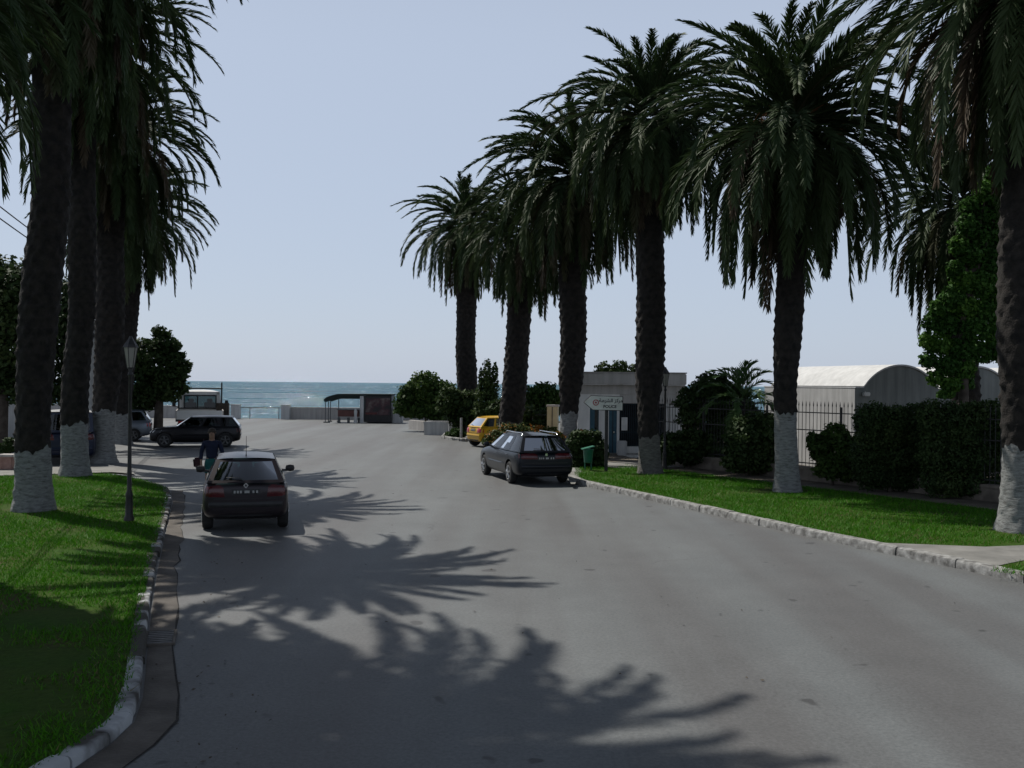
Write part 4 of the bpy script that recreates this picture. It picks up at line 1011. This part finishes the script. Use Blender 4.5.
# kerbed beds on the right
bed = [g2(441, 438.5), g2(452, 440.5), g2(466, 442), g2(473, 436), g2(462, 431), g2(446, 433)]
kerb('kerb', bed + [bed[0]], 1, .15, .16, MT['kerb'], 17, .6); sheet('planting_bed', bed, .10, MT['dirt'])
bed2 = [g2(484, 452), g2(497, 455), g2(540, 455), g2(575, 455), g2(578, 446), g2(560, 440), g2(520, 437), g2(500, 440)]
kerb('kerb', bed2 + [bed2[0]], 1, .15, .14, MT['kerb'], 18, .8); sheet('planting_bed', bed2, .09, MT['dirt'])
r = empty('gate_pier', (xs(553, 47), 47, 0), R(-10), 'cream painted gate pier between the bush and the whitewashed palm', 'pier')
MB().box((0, 0, .88), (.50, .45, 1.76)).build('pier', MT['cream'], r, bev=.015); MB().box((0, 0, 1.80), (.58, .53, .09)).build('cap', MT['sw'], r, bev=.01)
MB().box((0, -.24, .9), (.03, .03, 1.7)).build('joint', MT['trim'], r)
r = empty('wire_fence', (xs(500, 47.6), 47.6, 0), 0, 'thin dark rail fence before the hedge, left of the cream gate pier', 'fence'); w = xs(549, 47.6)-xs(500, 47.6)
q = MB()
for z in (.5, .9, 1.3): q.tube([(0, 0, z), (w, 0, z+.05)], .018, 6)
q.build('rail', MT['rail'], r)
for k in range(4): MB().tube([(w*k/3, 0, 0), (w*k/3, 0, 1.4)], .028, 6).build('post', MT['rail'], r)

# ------------------------------------------------------------------ police post
PY = 38.5; o0 = AT(580, 400, PY); r = empty('police_post', (o0.x, PY, .13), R(-3), 'small flat roofed police post with a blue window and a barred porch', 'building')
sx = lambda px: (px-580)*PY/1000; sz = lambda py: CAM_H - (py-384.8)*PY/1000 - .13
Wd = sx(684)
w = MB()
def wbox(m, px0, px1, y0, y1, py0, py1): m.box(((sx(px0)+sx(px1))/2, (y0+y1)/2, (sz(py0)+sz(py1))/2), (sx(px1)-sx(px0), y1-y0, abs(sz(py1)-sz(py0))))
wbox(w, 578, 590, 0, .2, 394, 457); wbox(w, 590, 599, 0, .2, 394, 408.5); wbox(w, 590, 599, 0, .2, 431, 457); wbox(w, 599, 609, 0, .2, 394, 457); wbox(w, 609, 617, 0, .2, 394, 408.5); wbox(w, 617, 619.5, 0, .2, 394, 457)
wbox(w, 619.5, 664, 0, .2, 446, 457); wbox(w, 664, 668, 0, .2, 403, 457); wbox(w, 676, 684, 0, .2, 403, 457); wbox(w, 668, 676, 0, .2, 440, 457)
w.box((.09-.05, 2.3, sz(394)/2), (.2, 4.2, sz(394))); w.box((Wd-.1, 2.3, sz(394)/2), (.2, 4.2, sz(394))); w.box((Wd/2, 4.5, sz(394)/2), (Wd, .2, sz(394)))
w.build('wall', MT['polw'], r)
q = MB(); wbox(q, 577.5, 684.5, -.03, 4.5, 384.5, 394); wbox(q, 619.5, 684, .0, .2, 394.03, 403); q.build('lintel_band', MT['polg'], r, bev=.01)
q = MB(); wbox(q, 576, 684.5, -.35, 4.7, 373, 384.4); q.build('roof', MT['polg'], r, bev=.03)
q = MB(); wbox(q, 575.6, 684.9, -.37, 4.72, 371.8, 373); q.build('roof_edge', MT['sw'], r)
q = MB(); wbox(q, 590, 599, .06, .1, 408.5, 431); o = q.build('window', MT['blue'], r)
q = MB(); wbox(q, 594.8, 598.3, .04, .055, 410, 429.5); q.build('pane', MT['glassw'], o)
q = MB(); wbox(q, 589.3, 599.7, -.05, .04, 431, 432.3); q.build('sill', MT['polw'], o)
q = MB(); wbox(q, 609, 617, .08, .13, 408.5, 456); o = q.build('door', MT['blue'], r)
q = MB(); wbox(q, 612.7, 613.3, .06, .075, 409, 456); q.build('door_gap', MT['trim'], o); q = MB(); wbox(q, 613.8, 614.5, .03, .075, 431, 433); q.build('handle', MT['chrome'], o)
q = MB()
for k in range(24):
    px = 620+k*1.9; q.tube([(sx(px), .05, sz(446)), (sx(px), .05, sz(403.2))], .016, 6)
for py in (404, 418, 432, 445): q.tube([(sx(619.6), .05, sz(py)), (sx(664), .05, sz(py))], .018, 6)
q.build('window_grille', M('blue_black_iron', (.016, .026, .034), (.025, .04, .05), 6, .5), r)
q = MB(); wbox(q, 669, 676, .05, .09, 404, 440); q.build('shutter', MT['paper'], r)
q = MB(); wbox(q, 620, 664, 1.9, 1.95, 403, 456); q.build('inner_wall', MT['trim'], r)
q = MB(); wbox(q, 621.5, 627.5, -.0, .03, 417, 430); q.build('notice', MT['paper'], r)
q = MB(); wbox(q, 617.5, 626.5, -.5, -.06, 440, 458); q.build('low_pier', MT['facw'], r, bev=.02)
MB().box((Wd/2, 2.2, .03), (Wd, 4.4, .06)).build('floor_slab', MT['pavement'], r)

# sign, bin and lamp posts
sp = G(606, 471, .13); r = empty('direction_sign', (sp.x, sp.y, .13), R(0), 'arrow shaped white sign to the police post pointing left on a dark pole', 'sign')
Yk = sp.y/1000; pz = lambda py: CAM_H - (py-384.9)*Yk - .13; pxl = lambda px: (px-606)*Yk
MB().box((0, 0, pz(409.5)/2), (.10, .09, pz(409.5))).build('pole', MT['iron'], r, bev=.01)
ol = [(583.5, 402.5), (590.5, 396), (621.5, 396.8), (621.5, 410), (592, 409.6)]
pts = [(pxl(a), pz(b)) for a, b in ol]
def zplate(m, pts, y0, y1):
    n = len(pts); m.add([(a, y0, b) for a, b in pts]+[(a, y1, b) for a, b in pts], [tuple(range(n)), tuple(range(2*n-1, n-1, -1))]+[(i, (i+1) % n, n+(i+1) % n, n+i) for i in range(n)])
m = MB(); zplate(m, pts, -.075, -.05); pn = m.build('panel', MT['signw'], r)
m = MB(); c = (sum(a for a, b in pts)/5, sum(b for a, b in pts)/5)
zplate(m, [(c[0]+(a-c[0])*1.04, c[1]+(b-c[1])*1.09) for a, b in pts], -.046, -.02); m.build('backing', MT['iron'], r)
ec = (pxl(595), pz(402.6)); m = MB(); n = 24
for r0, r1, yy in ((.095, .066, -.0785),):
    vs = [(ec[0]+rr*math.cos(6.2832*k/n), yy, ec[1]+rr*math.sin(6.2832*k/n)) for rr in (r0, r1) for k in range(n)]
    m.add(vs, [(k, (k+1) % n, n+(k+1) % n, n+k) for k in range(n)])
m.build('emblem', MT['signr'], pn)
m = MB(); m.add([(ec[0]+.034*math.cos(6.2832*k/8), -.0785, ec[1]+.034*math.sin(6.2832*k/8)) for k in range(8)], [tuple(range(8))]); m.build('emblem_centre', MT['signr'], pn)
def text(s, size, loc, mat, parent, name, bold=.0):
    cu = bpy.data.curves.new(name, 'FONT'); cu.body = s; cu.size = size; cu.align_x = 'CENTER'; cu.align_y = 'CENTER'; cu.extrude = .002; cu.offset = bold
    o = link(bpy.data.objects.new(name, cu), None); o.rotation_euler = (math.pi/2, 0, 0); o.location = loc
    bpy.context.view_layer.update(); me = bpy.data.meshes.new_from_object(o.evaluated_get(bpy.context.evaluated_depsgraph_get()))
    bpy.data.objects.remove(o); me.materials.clear(); me.materials.append(mat)
    q = link(bpy.data.objects.new(name, me), parent); q.rotation_euler = (math.pi/2, 0, 0); q.location = loc; return q
ar = ''.join(chr(c) for c in (0xFE94, 0xFEC3, 0xFEAE, 0xFEB8, 0xFEDF, 0xFE8D, 0x20, 0xFEB0, 0xFEDB, 0xFEAE, 0xFEE3))
text(ar, .150, (pxl(610), -.078, pz(400.6)), MT['signk'], pn, 'lettering', .004)
text('POLICE', .125, (pxl(609), -.078, pz(406.6)), MT['signk'], pn, 'lettering', .004)
bp = G(588, 470, .13); r = empty('litter_bin', (bp.x, bp.y, .13), R(8), 'green litter bin on legs beside the sign pole', 'litter bin')
m = MB(); m.lathe([(.10, .22), (.125, .24), (.165, .62), (.18, .64), (.175, .66), (.15, .655), (.12, .30)], n=18); m.build('bin_body', MT['bin'], r, 40)
for s in (-.10, .10): MB().tube([(s, 0, 0), (s, 0, .25)], .022, 6).build('leg', MT['bin'], r)
m = MB(); T = Matrix.Rotation(R(-14), 3, 'Y'); m.box((-.01, 0, .70), (.40, .34, .03), T=T); m.build('lid', MT['bin'], r, bev=.01)
def lamp_post(label, pos, h, s=.74):
    r = empty('lamp_post', pos, 0, label, 'lamp post', 'black lantern posts beside the road')
    m = MB(); m.lathe([(.13*s, 0), (.13*s, .05), (.10*s, .10), (.085*s, .45), (.095*s, .50), (.06*s, .58), (.048*s, 1.3), (.042*s, h-.78), (.07*s, h-.74), (.04*s, h-.68), (.05*s, h-.62)], n=14); m.build('pole', MT['iron'], r, 45)
    def ring(r0, z): return [(r0*math.cos(6.2832*k/6+.52), r0*math.sin(6.2832*k/6+.52), z) for k in range(6)]
    g = MB(); g.add(ring(.085*s, h-.60) + ring(.17*s, h-.22), [(k, (k+1) % 6, 6+(k+1) % 6, 6+k) for k in range(6)] + [tuple(range(5, -1, -1))]); g.build('lamp_glass', MT['lampg'], r)
    c = MB(); c.add(ring(.20*s, h-.22) + ring(.17*s, h-.17) + ring(.06*s, h-.05) + ring(.03*s, h), [(j*6+k, j*6+(k+1) % 6, j*6+6+(k+1) % 6, j*6+6+k) for j in range(3) for k in range(6)] + [tuple(range(5, -1, -1)), tuple(range(18, 24))])
    a, b = ring(.088*s, h-.61), ring(.175*s, h-.21)
    for k in range(6): c.tube([a[k], b[k]], .010*s, 5)
    c.lathe([(.09*s, h-.62), (.09*s, h-.60)], n=6); c.build('lantern_frame', MT['iron'], r)
lp = G(129, 520, .13); lamp_post('black lantern post on the left verge beside the driving hatchback', (lp.x, lp.y, .12), AT(129, 336, lp.y).z-.12)
lp = G(664.5, 469, .13); lamp_post('black lantern post just right of the narrow based palm by the police post', (lp.x, lp.y, .12), AT(666, 367, lp.y).z-.12)

# ------------------------------------------------------------------ stone wall, iron fence, vaulted building
a, b = WALL_A, WALL_B
wall('low stone wall under the iron fence behind the right verge', a, b, .28, 0, .52, MT['walls'], MT['walls'], name='boundary_wall')
L = (b-a).length; rz = math.atan2(wt.y, wt.x)
r = empty('iron_fence', (a.x, a.y, .52), rz, 'black spiked iron fence on the low stone wall in front of the vaulted building', 'fence')
m = MB(); n = int(L/.135)
for k in range(n):
    x = (k+.5)*L/n
    m.tube([(x, 0, 0), (x, 0, 1.72)], .011, 4, False); m.tube([(x, 0, 1.72), (x, 0, 1.76), (x, 0, 1.88)], [.012, .022, .002], 4, False)
m.build('bars', MT['iron'], r)
m = MB()
for z in (.10, 1.05, 1.55): m.box((L/2, 0, z), (L, .035, .03))
m.build('rails', MT['iron'], r)
for k in range(8): MB().box((.05+k*(L-.1)/7, 0, .85), (.06, .06, 1.75)).build('post', MT['iron'], r, bev=.008)
VB = 33.0; c0 = AT(855, 400, VB); r = empty('vaulted_building', (c0.x, VB, 0), math.atan2(.29, .957), 'grey green building with white barrel vaulted roofs behind the iron fence', 'building')
H0, SP, RI, PR, DEP = 2.78, 2.95, .74, .30, 5.6
prof = [(0, 0), (0, H0), (PR, H0)]; arcs = []; s0 = PR
for k in range(4):
    arc = []
    for i in range(19):
        th = math.pi*i/18; rad = (SP*SP/4+RI*RI)/(2*RI); u = (i/18*2-1)*SP/2; z = math.sqrt(max(0, rad*rad-u*u))-(rad-RI); arc.append((s0+SP/2+u, H0+z))
    arcs.append(arc); prof += arc[1:]; s0 += SP
    if k < 3: prof.append((s0+.10, H0)); s0 += .10
prof += [(s0+PR, H0), (s0+PR, 0)]
w = MB(); n = len(prof)
w.add([(x, 0, z) for x, z in prof]+[(x, DEP, z) for x, z in prof], [tuple(range(n)), tuple(range(2*n-1, n-1, -1))])
tmp = w.build('facade', MT['fac'], r)
w = MB(); w.box((-.005, DEP/2, H0/2), (.01, DEP, H0)); w.build('side_wall', MT['facw'], r); w = MB(); w.box((s0+PR+.005, DEP/2, H0/2), (.01, DEP, H0)); w.build('side_wall', MT['facw'], r)
for arc in arcs:
    m = MB(); vs = []
    for x, z in arc:
        for y in (-.05, DEP+.05): vs += [(x, y, z+.008), (x, y, z+.065)]
    fs = []
    for i in range(len(arc)-1):
        a_ = i*4; c_ = a_+4; fs += [(a_+1, c_+1, c_+3, a_+3), (a_, a_+2, c_+2, c_), (a_, c_, c_+1, a_+1), (a_+2, a_+3, c_+3, c_+2)]
    m.add(vs, fs); m.build('roof', MT['roofw'], r, 50)
m = MB(); m.box((PR/2-.01, DEP/2, H0+.02), (PR+.02, DEP+.1, .04)); m.build('parapet', MT['roofw'], r)
m = MB(); m.box((.36, -.10, H0-.20), (.24, .14, .13)); m.box((.36, -.02, H0-.12), (.05, .1, .05)); m.build('floodlight', MT['paper'], r, bev=.02)

# ------------------------------------------------------------------ left background
q = wall('white rendered wall at the left edge behind the palms', (AT(-120, 420, 47).x, 46.0), (AT(16, 420, 48).x, 48), .25, 0, 1.75, MT['facw'], name='garden_wall')
tp = G(8, 469, .05); r = empty('planter_pot', (tp.x, tp.y, .05), 0, 'square terracotta planter at the left edge holding a dark shrub', 'planter')
MB().box((0, 0, .22), (.42, .42, .44), taper=1.12).build('pot', MT['terra'], r, bev=.02); MB().box((0, 0, .42), (.52, .52, .07)).build('pot_rim', MT['sw'], r, bev=.02)
pp_ = G(90.5, 449); r = empty('utility_pole', (pp_.x, pp_.y, 0), 0, 'pale slim utility pole between the left palm trunks', 'utility pole')
MB().tube([(0, 0, 0), (0, 0, 7.3)], [.14, .09], 10).build('pole', MT['post'], r, 40); MB().box((0, 0, 6.95), (.9, .08, .08), rz=R(60)).build('crossarm', MT['barkd'], r)
r2 = empty('utility_pole', (-6.6, 4.5, 0), 0, 'utility pole out of view at left that carries the wires', 'utility pole'); MB().tube([(0, 0, 0), (0, 0, 7.3)], [.14, .09], 10).build('pole', MT['post'], r2, 40)
for k, (pa, lab) in enumerate((((0, 215), 'upper of two dark overhead wires at the top left'), ((0, 228), 'lower of two dark overhead wires at the top left'))):
    A = Vector((-6.6, 4.5, 7.15-.28*k)); B = Vector((pp_.x, pp_.y, 7.15-.28*k)); m = MB()
    m.tube([A.lerp(B, i/24)-Vector((0, 0, .9*4*(i/24)*(1-i/24)*.30)) for i in range(25)], .016, 5)
    tag(m.build('overhead_wire', MT['iron']), lab, 'wire', 'overhead wires')

# ------------------------------------------------------------------ pedestrian
def skin_mesh(name, verts, edges, radii, mat, parent, sub=2):
    me = bpy.data.meshes.new(name); me.from_pydata(verts, edges, []); o = link(bpy.data.objects.new(name, me))
    o.modifiers.new('k', 'SKIN'); sb = o.modifiers.new('s', 'SUBSURF'); sb.levels = sub; sb.render_levels = sub
    for v, rr in zip(me.skin_vertices[0].data, radii): v.radius = rr if isinstance(rr, tuple) else (rr, rr)
    me.skin_vertices[0].data[0].use_root = True
    finish(o); o.data.materials.clear(); o.data.materials.append(mat)
    for p_ in o.data.polygons: p_.use_smooth = True
    o.parent = parent; return o
pc = AT(212, 440, 24.5)
per = empty('person', (pc.x, pc.y, .006), R(10), 'person in long sleeved dark blue top and teal shorts standing beside the driving hatchback', 'person'); per.scale = (1.0, 1.0, .95)
# x right, y away; stands with back to the road end of the view
Vb = [(0, 0, .86), (0, 0, 1.02), (0, 0, 1.20), (0, .01, 1.34), (0, .0, 1.43), (0, -.01, 1.50), (0, -.015, 1.60), (0, -.01, 1.67)]
Rb = [(.135, .10), (.12, .088), (.145, .10), (.13, .085), (.052, .052), (.07, .08), (.078, .095), (.045, .055)]
Eb = [(i, i+1) for i in range(7)]
for s in (-1, 1):
    k = len(Vb)
    Vb += [(s*.17, 0, 1.36), (s*.215, .0, 1.22), (s*.25, .02, 1.09), (s*.245, -.06, .88), (s*.24, -.085, .80)]; Rb += [.058, .045, .038, .029, .030]
    Eb += [(3, k), (k, k+1), (k+1, k+2), (k+2, k+3), (k+3, k+4)]
    # five fingers bent round the brow
    for f in range(5):
        j = len(Vb); dz = (.03-.016*f) if f < 4 else -.05
        l = (.06, .07, .066, .052, .045)[f]
        Vb += [(s*.24+(.02-.013*f)*s, -.085-.01*f, .80-l*.7), (s*.235+(.018-.013*f)*s, -.105-.01*f, .80-l*1.35)]; Rb += [.010, .008]; Eb += [(k+4, j), (j, j+1)]
    k = len(Vb)
    Vb += [(s*.085, 0, .78), (s*.10, -.01, .46), (s*.11, .03, .09), (s*.12, -.11, .035)]; Rb += [.082, .055, .038, (.04, .03)]
    Eb += [(0, k), (k, k+1), (k+1, k+2), (k+2, k+3)]
skin_mesh('body', Vb, Eb, Rb, MT['skin'], per)
Vs = [(0, 0, .90), (0, 0, 1.04), (0, 0, 1.21), (0, .01, 1.35), (0, 0, 1.42)]; Rs = [(.155, .12), (.145, .108), (.165, .118), (.145, .10), (.075, .07)]; Es = [(i, i+1) for i in range(4)]
for s in (-1, 1):
    k = len(Vs); Vs += [(s*.17, 0, 1.36), (s*.216, 0, 1.22), (s*.252, .02, 1.09), (s*.247, -.05, .91)]; Rs += [.072, .062, .052, .044]; Es += [(3, k), (k, k+1), (k+1, k+2), (k+2, k+3)]
skin_mesh('shirt', Vs, Es, Rs, MT['shirt'], per)
Vt = [(0, 0, 1.0), (0, 0, .84)]; Rt = [(.16, .125), (.16, .13)]; Et = [(0, 1)]
for s in (-1, 1):
    k = len(Vt); Vt += [(s*.09, 0, .76), (s*.10, -.005, .54)]; Rt += [.105, .085]; Et += [(1, k), (k, k+1)]
skin_mesh('shorts', Vt, Et, Rt, MT['teal'], per)
m = MB(); m.lathe([(.060, 1.56), (.092, 1.60), (.098, 1.65), (.075, 1.71), (.02, 1.735)], (0, .012, 0), 14); m.build('hair', MT['hair'], per, 70)
m = MB()
for s in (-1, 1): m.lathe([(.012, -.01), (.022, 0), (.012, .01)], (s*.083, -.01, 1.605), 8)
m.tube([(0, -.095, 1.62), (0, -.118, 1.595), (0, -.10, 1.585)], [.01, .014, .01], 6); m.build('face_features', MT['skin'], per, 60)
m = MB()
for s in (-1, 1): m.box((s*.03, -.088, 1.625), (.026, .012, .012))
m.box((0, -.086, 1.555), (.045, .012, .010)); m.build('eyes_and_mouth', MT['hair'], per, 60)
m = MB()
for s in (-1, 1): m.tube([(s*.115, .06, .03), (s*.12, -.05, .035), (s*.122, -.14, .028)], [.045, .05, .038], 8)
m.build('shoes', MT['trim'], per, 60)
m = MB(); m.box((0, 0, 0), (.20, .12, .26)); q = m.build('shoulder_bag', MT['bag'], None, bev=.04); q.location = (pc.x-.33, pc.y-.05, .80); q.rotation_euler = (R(4), R(-6), R(10))
tag(q, 'maroon bag hanging at the hip of the person in teal shorts', 'bag')
m = MB(); m.tube([(.05, 0, .11), (.11, .04, .34), (.20, .06, .56)], .014, 5); sb = m.build('strap', MT['bag'], q)
